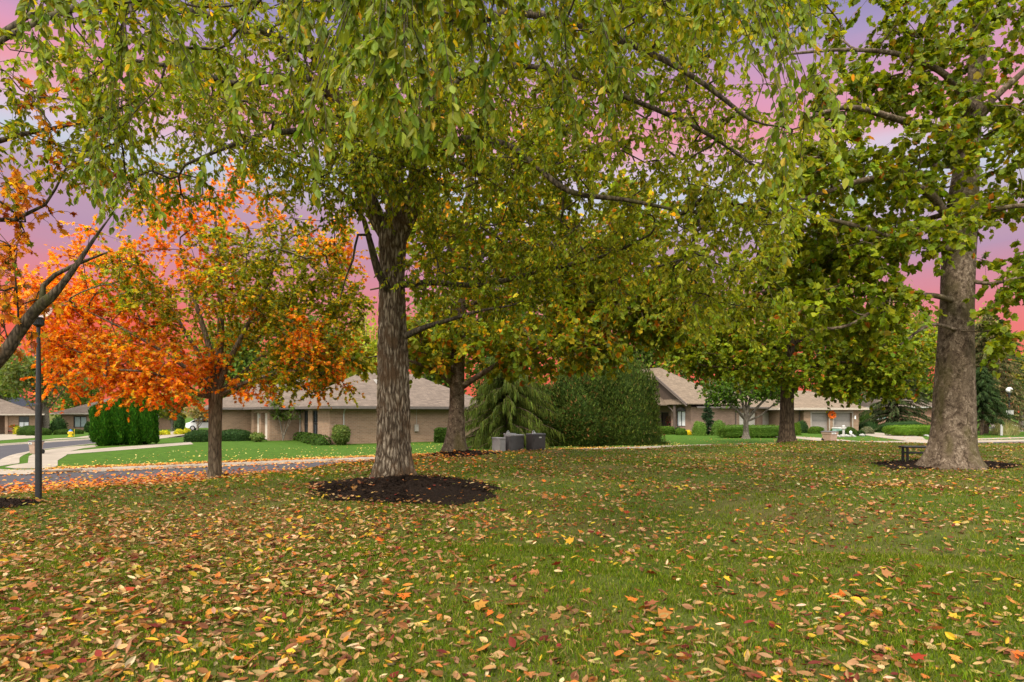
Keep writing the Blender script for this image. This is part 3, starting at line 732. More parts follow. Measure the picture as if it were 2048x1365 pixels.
gable(-.9, 2.0, 3.55, 4.2, WB+.33, 2.95, .5, 'siding_brown', 'gable_roof')
gable(-2.2, 0.0, 5.4, 3.3, WB+.25, 2.15, .4, 'siding_brown', 'porch_gable_roof')
for uu, v in ((-1.0, 1.3), (-2.0, 8.1)):
    sg = .35 if v < 5 else -.35
    mb = MB(); tube(mb, [(uu, v, 0), (uu, v, WB+.2)], .15, 8); mb.box(uu-.2, uu+.2, v-.2, v+.2, -.2, .25); tube(mb, [(uu, v, 2.0), (uu, v+sg, 2.45), (uu, v+sg*2.6, WB+.1)], .07, 6)
    mb.build('porch_post', M['trim_brown'], B, local=True)
mb = MB(); mb.box(1.42, 1.58, 3.25, 3.45, 1.55, 1.95); mb.build('wall_lantern', M['white_globe'], B, local=True)
mb = MB(); gutters(mb, 7.7, 18.1, -.66, 9.6, WB+.03, sides='fr'); mb.box(.1, 7.69, -.78, -.664, WB-.12, WB+.06); mb.build('gutter', M['gutter_dark'], B, local=True)
downspout(B, 7.2, -.07, WB, 'gutter_dark')
# --- house C: double garage house
Cc = empty('garage_house', (29.2, 66, FL), 0, 'brick house end with two grey garage doors and an orange wreath', 'house')
mb = MB(); WC = 2.62
opC = [(.85, 2.75, 0, 2.13), (3.3, 5.3, 0, 2.13)]
wall(mb, (2.9, 0), (8.9, 0), -.3, WC, opC, .4); wall(mb, (.6, .8), (2.9, .8), -.3, WC); wall(mb, (2.9, .8), (2.9, 0), -.3, WC); wall(mb, (8.9, 0), (8.9, 10), -.3, WC)
wall(mb, (8.9, 10), (.6, 10), -.3, WC); wall(mb, (.6, 10), (.6, .8), -.3, WC)
mb.build('wall', M['tan_brick'], Cc, local=True)
for o in opC: garage_door(Cc, (2.9, 0), (8.9, 0), o, 'garage_grey', d=.36)
mb = MB(); hip(mb, -.1, 9.6, -.6, 10.6, WC+.06, ((4.3, 4.6, 4.75), (5.6, 4.6, 4.75))); mb.build('roof', M['tan_shingle'], Cc, local=True)
mb = MB(); gutters(mb, -.1, 9.6, -.6, 10.6, WC+.04, sides='flr', hh=.2); mb.build('gutter', M['gutter_tan'], Cc, local=True)
mb = MB(); 
for o in opC:
    mb.box(2.9+o[0]-.12, 2.9+o[0]-.003, -.03, .05, 0, 2.14); mb.box(2.9+o[1]+.003, 2.9+o[1]+.12, -.03, .05, 0, 2.14); mb.box(2.9+o[0]-.12, 2.9+o[1]+.12, -.032, .05, 2.142, 2.28)
mb.build('door_trim', M['trim_grey'], Cc, local=True)
quoins(Cc, 2.9, 0, 1, 1, WC); quoins(Cc, 8.9, 0, -1, 1, WC); downspout(Cc, 2.75, .72, WC, 'gutter_dark')
mb = MB(); mb.box(5.72, 6.12, -.04, -.004, 2.34, 2.5); mb.build('house_number_plaque', M['white_label'], Cc, local=True)
mb = MB(); mb.box(8.42, 8.55, -.16, -.035, 1.45, 1.85); mb.build('wall_lantern', M['white_globe'], Cc, local=True)
def wreath():
    r = np.random.default_rng(5); mb = MB(); n = 260
    th = r.uniform(0, 2*math.pi, n); ph = r.uniform(0, 2*math.pi, n); rr = .30+.10*np.cos(ph)
    c = np.array([29.2+5.92, 65.86, FL+1.93])
    p = c + np.stack([rr*np.cos(th), .06*np.sin(ph)-.02, rr*np.sin(th)], 1)
    leaves(mb, p, rand_dir(n, r)*[1,.4,1], np.tile([0,-1.,0], (n,1))+r.normal(0,.4,(n,3)), r.uniform(.09,.16,n), palette(n, [(.75,.16,.02),(.70,.08,.02),(.75,.30,.03)], [3,2,1], r), LOBED)
    t = np.linspace(0, 2*math.pi, 25); tube(mb, np.stack([c[0]+.3*np.cos(t), np.full(25, c[1]+.02), c[2]+.3*np.sin(t)], 1), .06, 6, col=(.25,.10,.03))
    return mb.build('wreath', M['dry_leaf'])
tag(wreath(), 'orange autumn leaf wreath hung on the brick between two grey garage doors', 'wreath')
# --- D1, D2, D3 far left, E far right
D1 = empty('brick_house', (-64.4, 81, FL+float(tilt(-64,81))), R(38), 'low brick house with a recessed porch at the far end of the driveway', 'house')
mb = MB(); wall(mb, (-2.8, .02), (0, 0), -.4, 2.6, [(1.1, 2.2, .75, 2.35)]); wall(mb, (0, 0), (0, 10), -.4, 2.6); wall(mb, (-5.6, 2.4), (-2.8, 2.4), -.4, 2.6); wall(mb, (-2.8, 2.4), (-2.8, .02), -.4, 2.6)
wall(mb, (-14, 0), (-5.6, 0), -.4, 2.6, [(3, 5, .8, 2.2)]); wall(mb, (-5.6, 0), (-5.6, 2.4), -.4, 2.6); wall(mb, (0, 10), (-14, 10), -.4, 2.6); wall(mb, (-14, 10), (-14, 0), -.4, 2.6); mb.build('wall', M['tan_brick'], D1, local=True)
window(D1, (-2.8, .02), (0, 0), (1.1, 2.2, .75, 2.35), mull=(2, 1), blind=.5); window(D1, (-14, 0), (-5.6, 0), (3, 5, .8, 2.2), mull=(2, 1))
mb = MB(); hip(mb, -14.8, .9, -.8, 10.8, 2.66, ((-9.5, 5, 5.1), (-4.6, 5, 5.1))); mb.build('roof', M['brown_shingle'], D1, local=True)
mb = MB(); gutters(mb, -14.8, .9, -.8, 10.8, 2.64, sides='fr'); mb.build('gutter', M['gutter_tan'], D1, local=True)
for q in (-3.1, -5.6): mb = MB(); mb.box(q, q+.3, -.25, -.003, -.3, 2.5); mb.build('porch_column', M['quoin_stone'], D1, local=True)
D2 = empty('brick_house', (-69.2, 92, FL+float(tilt(-68,92))), R(2), 'low brick house with a dark framed double window behind the tall evergreen block', 'house')
mb = MB(); wall(mb, (0, 0), (13.6, 0), -.4, 2.7, [(1.9, 3.9, .55, 2.3), (12.0, 13.2, 0, 2.2)], .3); wall(mb, (13.6, 0), (13.6, 10), -.4, 2.7); wall(mb, (0, 10), (0, 0), -.4, 2.7); wall(mb, (13.6, 10), (0, 10), -.4, 2.7); mb.build('wall', M['tan_brick'], D2, local=True)
window(D2, (0, 0), (13.6, 0), (1.9, 3.9, .55, 2.3), pane='curtain_glass', mull=(2, 1), fw=.12); garage_door(D2, (0, 0), (13.6, 0), (12.0, 13.2, 0, 2.2), 'garage_grey')
mb = MB(); hip(mb, -.9, 14.4, -.8, 10.8, 2.76, ((4.3, 5, 5.2), (9.3, 5, 5.2))); mb.build('roof', M['brown_shingle'], D2, local=True)
mb = MB(); gutters(mb, -.9, 14.4, -.8, 10.8, 2.74, sides='flr'); mb.build('gutter', M['gutter_tan'], D2, local=True)
D3 = empty('slate_roofed_house', (-125, 128, FL-.7), 0, 'distant house with a tall blue black roof and white gable trim', 'house')
mb = MB(); wall(mb, (0, 0), (17, 0), -.4, 4.2); wall(mb, (17, 0), (17, 10), -.4, 4.2); wall(mb, (17, 10), (0, 10), -.4, 4.2); wall(mb, (0, 10), (0, 0), -.4, 4.2); mb.build('wall', M['red_brick'], D3, local=True)
mb = MB(); hip(mb, -.8, 16.2, -.8, 10.8, 4.26, ((.2, 5, 8.4), (11.5, 5, 8.4))); mb.build('roof', M['slate_shingle'], D3, local=True)
mb = MB(); mb.add([(13.2, -.9, 4.1), (17.2, -.9, 4.1), (15.2, -.9, 6.1), (13.6, -.9, 4.25), (16.8, -.9, 4.25), (15.2, -.9, 5.85)], [(0,1,4,3),(1,2,5,4),(2,0,3,5)]); mb.add([(13.6, -.88, 4.25), (16.8, -.88, 4.25), (15.2, -.88, 5.85)], [(0,1,2)]); mb.build('gable', M['white_paint'], D3, local=True)
E = empty('red_brick_house', (54.5, 96, FL), R(-6), 'red brick house with shuttered window half hidden behind the dark spruce', 'house')
mb = MB(); wall(mb, (0, 0), (14, 0), -.4, 3.0, [(3.2, 4.6, 1.0, 2.5)]); wall(mb, (14, 0), (14, 10), -.4, 3.0); wall(mb, (14, 10), (0, 10), -.4, 3.0); wall(mb, (0, 10), (0, 0), -.4, 3.0); mb.build('wall', M['red_brick'], E, local=True)
window(E, (0, 0), (14, 0), (3.2, 4.6, 1.0, 2.5), frame='white_paint', mull=(2, 2))
for q in (2.7, 4.65): mb = MB(); mb.box(q, q+.45, -.05, -.003, 1.0, 2.5); mb.build('shutter', M['box_green'], E, local=True)
mb = MB(); hip(mb, -.8, 14.8, -.8, 10.8, 3.06, ((4, 5, 5.2), (10, 5, 5.2))); mb.build('roof', M['brown_shingle'], E, local=True)
mb = MB(); gutters(mb, -.8, 14.8, -.8, 10.8, 3.04, sides='flr'); mb.build('gutter', M['white_paint'], E, local=True)
# ------------------------------------------------------------------ trees
def limb(pp, step=.25):
    """(px, py, depth, radius) control points -> smooth limb (x, y, z, r)"""
    return catmull([[*W(a, b, d), r] for a, b, d, r in pp], step)
def build_wood(mb, chains, kmax=7):
    for pts, rad in chains:
        tube(mb, pts, rad, 6 if rad.max() > .03 else 4 if rad.max() > .012 else 3)
def furrow(nrid, amp, seed, flare=0.0, flobes=5, fh=.6, z0=0.0):
    r = np.random.default_rng(seed); ph = r.uniform(0, 6.28, 12); w_ = r.uniform(.6, 1.4, 12)
    def f(th, i, pts):
        z = pts[:, 2][:, None]; a = th + .12*np.sin(z*2.1+ph[0]) + .07*np.sin(z*5.3+ph[1]+th*3)
        g = np.abs(np.sin(a*nrid/2+ph[2]+.9*np.sin(z*1.7+th*2+ph[3])))**.6
        g2 = np.sin(a*nrid*1.7+z*9*w_[0]+ph[4])*.3 + np.sin(z*22*w_[1]+th*7+ph[5])*.28
        lump = .035*np.sin(2*th+z*1.1+ph[6]) + .03*np.sin(3*th-z*.8+ph[7])
        q = 1 + amp*(g-.6+g2) + lump
        if flare:
            e = np.exp(-np.maximum(z-z0, 0)/fh)
            q = q + flare*e*(.75+.5*np.cos(flobes*th+ph[8])+.25*np.cos((flobes+2)*th+ph[9]))
        return q
    return f
def leaf_shoots(mb, st, m, r, size, cols, wts, tpl, hang=.6, up=.5, per_twig=True, wid=1.0, jit=.16, colf=None):
    pos, d = along(st, m, r); n = len(pos)
    ax = unit(d*.45 + rand_dir(n, r)*.75 + np.array([0,0,-1.])*hang)
    nr = rand_dir(n, r) + np.array([0,0,1.])*up*2
    c = palette(n, cols, wts, r, jit) if colf is None else colf(pos, n, r)
    if per_twig:
        k = np.repeat(r.normal(1, .16, len(st)), m)[:, None]; c = np.clip(c*k, .003, .95)
    leaves(mb, pos, ax, nr, r.uniform(size[0], size[1], n), c, tpl, wid)

# ---- 1. furrowed shade tree (mid lawn)
def elm():
    r = np.random.default_rng(11)
    b = hit(788, 962); D = b[1]
    root = empty('shade_tree', tuple(b), 0, 'shade tree with thick furrowed grey bark and drooping yellow green leaves in dark mulch', 'tree')
    zc = lambda py: py
    tr = limb([(787, 985, D, .40), (787, 940, D, .375), (787, 900, D, .352), (786, 800, D, .345), (785, 680, D, .325), (784, 580, D, .288), (785, 520, D, .285), (786, 470, D, .31), (788, 440, D, .30)], .05)
    mb = MB(); tr[:, 3] *= .92; tube(mb, tr[:, :3], tr[:, 3], 120, furrow(22, .10, 3, .52, 6, .34, b[2]))
    S = [
     [(778,485,D,.15),(748,425,D-.1,.165),(722,345,D-.2,.165),(690,240,D-.5,.14),(640,130,D-.9,.115),(585,20,D-1.3,.10),(545,-90,D-1.8,.08)],
     [(786,485,D,.18),(790,400,D+.1,.19),(784,300,D+.2,.19),(772,180,D+.4,.16),(755,60,D+.6,.14),(742,-90,D+.9,.11)],
     [(794,485,D,.16),(820,420,D-.1,.18),(838,330,D-.25,.17),(862,220,D-.5,.145),(884,90,D-.8,.13),(900,-70,D-1.2,.10)],
     [(690,240,D-.5,.09),(640,170,D-1,.08),(570,110,D-1.6,.07),(500,70,D-2.2,.055),(420,10,D-2.8,.045)],
    ]
    for s in S: L = limb(s, .12); tube(mb, L[:, :3], L[:, 3], 26, furrow(12, .09, 5))
    mb.build('trunk', M['elm_bark'], root, smooth=True)
    limbs_px = [
     [(800,570,D-.1,.085),(870,566,D-.3,.062),(960,571,D-.6,.054),(1060,549,D-1,.048),(1140,530,D-1.3,.04),(1222,508,D-1.6,.03),(1300,470,D-1.9,.02)],
     [(812,672,D-.2,.072),(850,655,D-.5,.055),(900,640,D-.9,.04),(960,622,D-1.2,.028),(1020,612,D-1.4,.018)],
     [(775,578,D-.25,.095),(757,545,D-.45,.085),(742,490,D-.6,.065),(728,440,D-.7,.05),(700,400,D-1,.04),(655,372,D-1.4,.03)],
     [(742,470,D-.6,.03),(716,470,D-.8,.026),(706,520,D-.9,.022),(690,560,D-1,.016),(680,600,D-1.05,.01)],
     [(705,290,D-.3,.085),(650,262,D-.8,.07),(590,262,D-1.4,.055),(520,272,D-2,.045),(440,300,D-2.6,.032),(370,330,D-3,.02)],
     [(690,150,D-.6,.085),(640,160,D-1.2,.075),(575,155,D-1.9,.065),(470,168,D-2.7,.05),(380,140,D-3.4,.035),(260,120,D-4,.025)],
     [(640,120,D-.9,.07),(520,60,D-2.4,.06),(360,20,D-4,.05),(180,12,D-5.2,.04),(40,60,D-6,.03),(-60,130,D-6.4,.02)],
     [(845,320,D-.3,.08),(920,280,D-1,.07),(1010,290,D-1.8,.06),(1070,330,D-2.3,.05),(1140,384,D-2.7,.045),(1250,400,D-3.1,.035),(1350,420,D-3.4,.022)],
     [(880,100,D-.8,.085),(960,40,D-1.8,.075),(1080,30,D-2.8,.065),(1240,80,D-3.6,.05),(1380,150,D-4.1,.035),(1500,240,D-4.4,.025)],
     [(865,210,D-.5,.075),(960,140,D-1.4,.065),(1100,140,D-2.4,.05),(1240,190,D-3.1,.04),(1400,260,D-3.6,.03),(1520,340,D-3.9,.02)],
     [(885,70,D-.9,.09),(940,-60,D-3,.08),(980,-240,D-5,.07),(1000,-560,D-7,.055),(1020,-900,D-8.2,.04)],
     [(740,-40,D+.3,.09),(720,-160,D-2.5,.08),(690,-360,D-5,.065),(660,-700,D-7,.05),(620,-1100,D-8.4,.035)],
     [(545,-80,D-1.6,.08),(430,-120,D-3.2,.065),(300,-160,D-5,.05),(100,-260,D-7,.04)],
     [(900,-60,D-1,.08),(1080,-120,D-2.6,.07),(1300,-160,D-4.2,.055),(1560,-180,D-5.6,.04),(1800,-200,D-6.6,.03)],
     [(780,330,D+.2,.07),(840,300,D+1.2,.06),(930,330,D+2.2,.05),(1010,380,D+3,.035)],
     [(770,200,D+.4,.07),(700,190,D+1.4,.06),(600,210,D+2.4,.045),(520,260,D+3,.03)],
    ]
    limbs = [limb(p, .25) for p in limbs_px]
    stems = [limb(s, .3) for s in S]
    mb = MB()
    for L in limbs: tube(mb, L[:, :3], L[:, 3], 9, furrow(5, .06, 8))
    c = lambda px, py, d: tuple(W(px, py, d))
    blobs = [
      (*c(785,130,D-.3), 5.2, 3.0, 2.5, 150), (*c(420,150,D-2.4), 3.0, 2.4, 1.8, 58), (*c(120,190,D-4.8), 1.7, 1.8, 1.3, 18),
      (*c(1160,170,D-2.6), 3.1, 2.4, 2.0, 100), (*c(1440,430,D-3.4), 1.25, 1.5, 1.9, 75), (*c(1300,90,D-3), 2.2, 2.4, 1.1, 46), (*c(1580,110,D-4), .6, 1.2, 1.2, 7),
      (*c(940,330,D-.8), 2.6, 2.0, 1.6, 75), (*c(790,300,D-2.4), 1.1, .9, .9, 30), (*c(690,330,D-2.0), .8, .8, .7, 14), (*c(620,300,D-1.2), 1.7, 1.6, 1.4, 52), (*c(300,300,D-3.4), 1.7, 1.8, 1.1, 30),
      (*c(980,560,D-.9), 1.9, 1.1, .9, 40), (*c(1180,480,D-1.6), 1.5, 1.3, 1.1, 40),
      (*c(700,-20,6.2), 3.2, 2.2, 1.0, 46), (*c(1150,-40,6.0), 2.4, 2.0, 1.0, 34), (*c(1500,-30,7), 1.6, 1.8, 1.0, 16), (*c(230,-30,6.5), 1.6, 1.8, 1.0, 10),
      (*c(740,-260,4.3), 1.0, 1.0, .6, 14), (*c(860,-180,4.6), .8, .8, .5, 10),
    ]
    blobs = [(*q[:6], int(q[6]*1.12)) for q in blobs]
    att = in_blobs(blobs, r)
    # sparse sky gaps
    ch, tips = grow(limbs+stems, att, r, .007, .42, .05)
    build_wood(mb, ch)
    tp = np.array([t[0] for t in tips]); td = np.array([t[1] for t in tips])
    # second-order twigs leave the outer bough too
    extra = [(p[len(p)//2], unit(p[-1]-p[0])) for p, _ in ch if len(p) > 4]
    tp2 = np.vstack([tp, np.array([e[0] for e in extra])]); td2 = np.vstack([td, np.array([e[1] for e in extra])])
    st = strands(tp2, td2, 6, 6, (.35, .95), (.2, 1.45), .75, r)
    st = st[(st[:, -1, 1] > 2.6)]
    thin(mb, st, .0055, .0018)
    cr = MB()
    # drooping boughs on the house side: missing light painted in as paler yellow green
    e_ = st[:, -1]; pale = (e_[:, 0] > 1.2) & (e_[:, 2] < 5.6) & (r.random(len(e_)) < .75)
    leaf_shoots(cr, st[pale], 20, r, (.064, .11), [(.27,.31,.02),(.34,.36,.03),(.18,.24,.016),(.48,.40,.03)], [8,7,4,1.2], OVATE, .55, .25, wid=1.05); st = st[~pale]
    leaf_shoots(cr, st, 20, r, (.064, .11), [(0.195,0.242,0.010),(0.279,0.295,0.014),(0.123,0.177,0.010),(0.446,0.354,0.017),(0.557,0.289,0.014)], [9,7,5,1.3,.5], OVATE, .55, .25, wid=1.05)
    # long pendulous sprays, the lowest ones hanging towards the viewer
    lp = []
    for px, py, d, n_, L in ((600,250,4.1,5,.62),(742,150,4.0,6,.62),(850,210,3.9,6,.55),(800,90,3.9,5,.5),(610,60,4.6,5,.5),(1585,250,4.6,7,1.0),(1600,60,5.0,5,.8),(1235,190,5.0,5,.5),(950,160,4.6,5,.5),(1110,250,5.4,4,.5),
                             (100,20,4.6,4,.5),(330,70,5.4,5,.6),(430,250,5.2,4,.6),(200,300,6.2,5,.8),(255,360,6.0,4,.7),(60,120,5.4,4,.6),(1450,-40,5.0,5,.8),(1040,-30,4.6,5,.6),(690,-10,4.4,5,.6)):
        p = np.tile(W(px, py-40, d), (n_, 1)) + r.normal(0, .09, (n_, 3)); s_ = strands(p, unit(r.normal(0, .5, (n_, 3))+[0,0,-.6]), 1, 6, (L*.6, L*1.1), (1.5, 2.6), .25, r); lp.append(s_)
    lp = np.concatenate(lp)
    t2 = mb; thin(t2, lp, .004, .0015); whip = []
    # the hanging sprays are carried by long whips from the overhead boughs
    wood = np.vstack([p for p, _ in ch] + [L[:, :3] for L in limbs])
    for s_ in lp:
        a = s_[0]; q = wood[wood[:, 2] > a[2]+.25]; j = np.argmin(np.linalg.norm((q-a)*[1,1,.6], axis=1)); k = q[j]
        t = np.linspace(0, 1, 8)[:, None]; mid = (k+a)/2+np.array([0,0,.35]); tube(t2, (1-t)**2*k+2*t*(1-t)*mid+t*t*a, np.linspace(.005, .0028, 8), 4); whip.append((1-t)**2*k+2*t*(1-t)*mid+t*t*a)
    mb.build('branch', M['dark_limb_bark'], root, smooth=True)
    leaf_shoots(cr, lp, 20, r, (.075, .11), [(.17,.23,.022),(.24,.28,.03),(.12,.18,.02),(.40,.31,.03)], [8,6,4,.9], OVATE, .8, .15, wid=1.05)
    leaf_shoots(cr, np.array(whip)[:, 1:], 26, r, (.07, .11), [(.15,.20,.015),(.20,.24,.02),(.10,.155,.014)], [8,6,4], OVATE, .75, .15)
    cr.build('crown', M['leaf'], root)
elm()

# ---- generic broadleaf tree from pixel limbs
def broadleaf(name, label, basepx, D, trunk, limbs_px, blobs, seed, barkm, per, seg, length, droop, spread, m, size, cols, wts, tpl, hang, up, group=None, ftr=None, kt=40, sag=.1, colf=None, r_tip=.008, wid=1.0, blob_scale=1.0, filt=None):
    blobs = [(*q[:3], *(v*blob_scale for v in q[3:6]), q[6]) for q in blobs]
    r = np.random.default_rng(seed)
    b = np.array([*W(basepx[0], basepx[1], D)]); b[2] = gz(b[0], b[1])
    root = empty(name, tuple(b), 0, label, 'tree', group)
    tr = limb(trunk, .08)
    mb = MB(); tube(mb, tr[:, :3], tr[:, 3], kt, ftr(b[2]) if ftr else furrow(12, .05, seed, .3, 5, .3, b[2])); mb.build('trunk', M[barkm], root, smooth=True)
    limbs = [limb(p, .25) for p in limbs_px]
    mb = MB()
    for L in limbs: tube(mb, L[:, :3], L[:, 3], 9, furrow(5, .05, seed+1))
    att = in_blobs(blobs, r)
    if filt is not None: att = att[filt(att)]
    trs = limb(trunk, .3); trs = trs[int(len(trs)*.55):]
    ch, tips = grow(limbs+[trs], att, r, r_tip, .42, sag)
    build_wood(mb, ch)
    tp = np.array([t[0] for t in tips]); td = np.array([t[1] for t in tips])
    st = strands(tp, td, per, seg, length, droop, spread, r)
    thin(mb, st, .006, .002); mb.build('branch', M[barkm], root, smooth=True)
    cr = MB(); leaf_shoots(cr, st, m, r, size, cols, wts, tpl, hang, up, colf=colf, wid=wid); cr.build('crown', M['leaf'], root)
    return root

c = lambda px, py, d: tuple(W(px, py, d))
# ---- 2. orange maple by the street
D2_ = 17.3
def maple_col(pos, n, r):
    px = HX + pos[:, 0]/pos[:, 1]*FP; py = HY - (pos[:, 2]-CZ)/pos[:, 1]*FP
    ctr = W(400, 600, D2_)
    q = (pos-ctr)
    f = np.sin(q[:, 0]*1.6+1.1)*.5 + np.sin(q[:, 2]*2.1+q[:, 0]*1.1+.5)*.5 + np.sin(q[:, 1]*1.4+q[:, 0]*.6+2)*.5 + np.sin(q[:, 0]*3.4-q[:, 2]*2.7)*.35
    f = f - q[:, 0]*.50 + (np.hypot(q[:, 0]/4.2, q[:, 2]/3.0)-.66)*2.5 + .15*np.sin(q[:, 0]*6+q[:, 2]*5) + r.normal(0, .5, n)
    og = palette(n, [(.76,.27,.014),(.70,.175,.012),(.74,.40,.02),(.58,.085,.010),(.50,.20,.04)], [5,3,4,1.3,1.2], r)
    gr = palette(n, [(0.188,0.240,0.016),(0.275,0.312,0.020),(0.425,0.384,0.020),(0.625,0.408,0.020),(0.125,0.174,0.014)], [4,4,3,1.6,3], r)
    return np.where((f > -.36)[:, None], og, gr)
broadleaf('maple_tree', 'maple tree with bright orange and green leaves standing on the kerb side of the lawn', (430, 950), D2_,
  [(430,962,D2_,.215),(430,945,D2_,.19),(430,900,D2_,.175),(430,850,D2_,.172),(431,800,D2_,.178),(432,772,D2_,.185),(433,755,D2_,.15)],
  [[(428,800,D2_,.09),(410,770,D2_-.2,.075),(370,735,D2_-.5,.06),(320,700,D2_-.8,.045),(250,660,D2_-1,.03),(190,630,D2_-1.2,.018)],
   [(430,795,D2_,.085),(398,790,D2_-.4,.065),(360,765,D2_-.9,.05),(300,745,D2_-1.3,.035),(230,740,D2_-1.6,.02)],
   [(432,775,D2_,.11),(425,720,D2_+.1,.09),(405,650,D2_+.2,.07),(380,570,D2_+.2,.05),(360,490,D2_+.1,.03)],
   [(434,775,D2_,.12),(440,700,D2_,.10),(442,620,D2_-.1,.08),(438,520,D2_-.2,.055),(430,430,D2_-.2,.03)],
   [(436,780,D2_,.10),(455,730,D2_-.2,.08),(490,660,D2_-.3,.06),(530,580,D2_-.4,.04),(560,500,D2_-.4,.025)],
   [(436,790,D2_,.09),(470,760,D2_+.1,.07),(530,710,D2_+.2,.05),(600,670,D2_+.2,.035),(670,640,D2_+.2,.02)],
   [(436,795,D2_,.07),(480,770,D2_-.4,.055),(540,750,D2_-.8,.04),(600,740,D2_-1,.022)],
   [(430,760,D2_,.08),(380,680,D2_+.6,.06),(330,600,D2_+1.2,.045),(270,530,D2_+1.6,.03)],
   [(428,770,D2_,.08),(350,700,D2_+1,.06),(250,690,D2_+1.8,.04),(160,690,D2_+2.2,.025)]],
  [(*c(400,560,D2_), 3.3, 2.9, 2.3, 143), (*c(200,660,D2_-.2), 2.1, 2.3, 1.35, 69), (*c(580,600,D2_+.2), 2.2, 2.4, 2.1, 82), (*c(300,720,D2_-1), 1.9, 1.4, .7, 34), (*c(620,700,D2_-.6), 1.1, 1.2, .9, 29), (*c(120,560,D2_+.3), 1.0, 1.3, 1.3, 16), (*c(430,420,D2_), 2.2, 1.6, 1.0, 27), (*c(130,720,D2_-.4), .9, 1.0, .9, 18), (*c(250,765,D2_-.9), 1.5, 1.1, .4, 24), (*c(340,780,D2_-1.1), .9, .9, .35, 11), (*c(130,640,D2_), 1.0, 1.4, 1.4, 21), (*c(590,740,D2_-.8), 1.2, 1.0, .5, 21), (*c(520,770,D2_-.5), .9, .8, .3, 9), (*c(660,770,D2_-.3), .5, .6, .35, 6), (*c(640,500,D2_+.6), 1.2, 1.6, 1.3, 27), (*c(690,620,D2_+.8), .8, 1.2, 1.0, 16)],
  21, 'maple_bark', 7, 4, (.35, .85), (-.1, .7), .75, 17, (.07, .118), None, None, LOBED, .35, .75, colf=maple_col, ftr=lambda z: furrow(9, .035, 2, .35, 4, .22, z))

# ---- 3. sycamore in the middle, behind the furrowed tree
Ds = 21.8
broadleaf('plane_tree', 'mottled brown tree with yellow and rust tinted leaves beside the grey utility cabinets', (910, 903), Ds,
  [(910,912,Ds,0.482),(910,895,Ds,0.396),(911,870,Ds,0.331),(913,820,Ds,0.284),(914,760,Ds,0.271),(916,700,Ds,0.249),(919,640,Ds,0.215),(924,560,Ds,0.189),(930,480,Ds,0.155),(938,380,Ds,0.112),(945,280,Ds,0.069)],
  [[(908,775,Ds,0.103),(890,755,Ds-.2,0.086),(860,738,Ds-.5,0.069),(820,722,Ds-.8,0.052),(780,712,Ds-1,0.034),(740,715,Ds-1.2,0.022)],
   [(918,778,Ds,0.129),(945,760,Ds-.3,0.103),(985,735,Ds-.6,0.086),(1010,722,Ds-.8,0.073),(1060,700,Ds-1.2,0.052),(1130,690,Ds-1.6,0.034),(1210,690,Ds-1.9,0.022)],
   [(916,690,Ds,0.103),(960,640,Ds-.5,0.086),(1030,610,Ds-1,0.069),(1120,600,Ds-1.4,0.052),(1230,610,Ds-1.8,0.034)],
   [(916,650,Ds,0.103),(880,600,Ds-.4,0.077),(850,580,Ds-.8,0.060),(800,570,Ds-1.2,0.043),(740,580,Ds-1.4,0.026)],
   [(924,560,Ds,0.103),(980,500,Ds+.2,0.086),(1060,460,Ds+.4,0.069),(1160,440,Ds+.4,0.052),(1280,440,Ds+.2,0.030)],
   [(928,500,Ds,0.086),(1000,420,Ds+.6,0.069),(1060,350,Ds+.8,0.052),(1110,270,Ds+.9,0.034)],
   [(920,620,Ds,0.077),(990,590,Ds+.8,0.060),(1100,560,Ds+1.6,0.043),(1220,540,Ds+2,0.026)],
   [(924,540,Ds,0.069),(880,470,Ds+.4,0.052),(830,420,Ds+.8,0.039),(780,380,Ds+1,0.026)]],
  [(*c(960,480,Ds), 4.2, 3.4, 3.6, 120), (*c(1160,560,Ds-.8), 3.8, 3.0, 2.2, 130), (*c(1100,690,Ds-1.6), 3.4, 2.2, .9, 58), (*c(870,680,Ds-.4), 2.3, 2.2, 1.2, 44), (*c(1320,600,Ds-1), 1.7, 2.0, 1.6, 46), (*c(1020,300,Ds+.4), 3.4, 2.6, 2.0, 50), (*c(1320,650,Ds-1.4), 1.3, 1.3, .5, 12), (*c(720,720,Ds-1.2), .5, .5, .3, 5), (*c(1270,420,Ds), 1.8, 2.0, 1.8, 32)],
  31, 'sycamore_bark', 7, 4, (.45, 1.1), (0, .8), .7, 9, (.135, .225), [(0.176,0.234,0.018),(0.257,0.286,0.020),(0.540,0.416,0.022),(0.675,0.286,0.020),(0.446,0.143,0.020),(0.115,0.169,0.015)], [8,7,3,1.6,1.1,4], BROAD, .45, .6,
  ftr=lambda z: furrow(7, .018, 4, .28, 5, .40, z), r_tip=.009, blob_scale=.87)

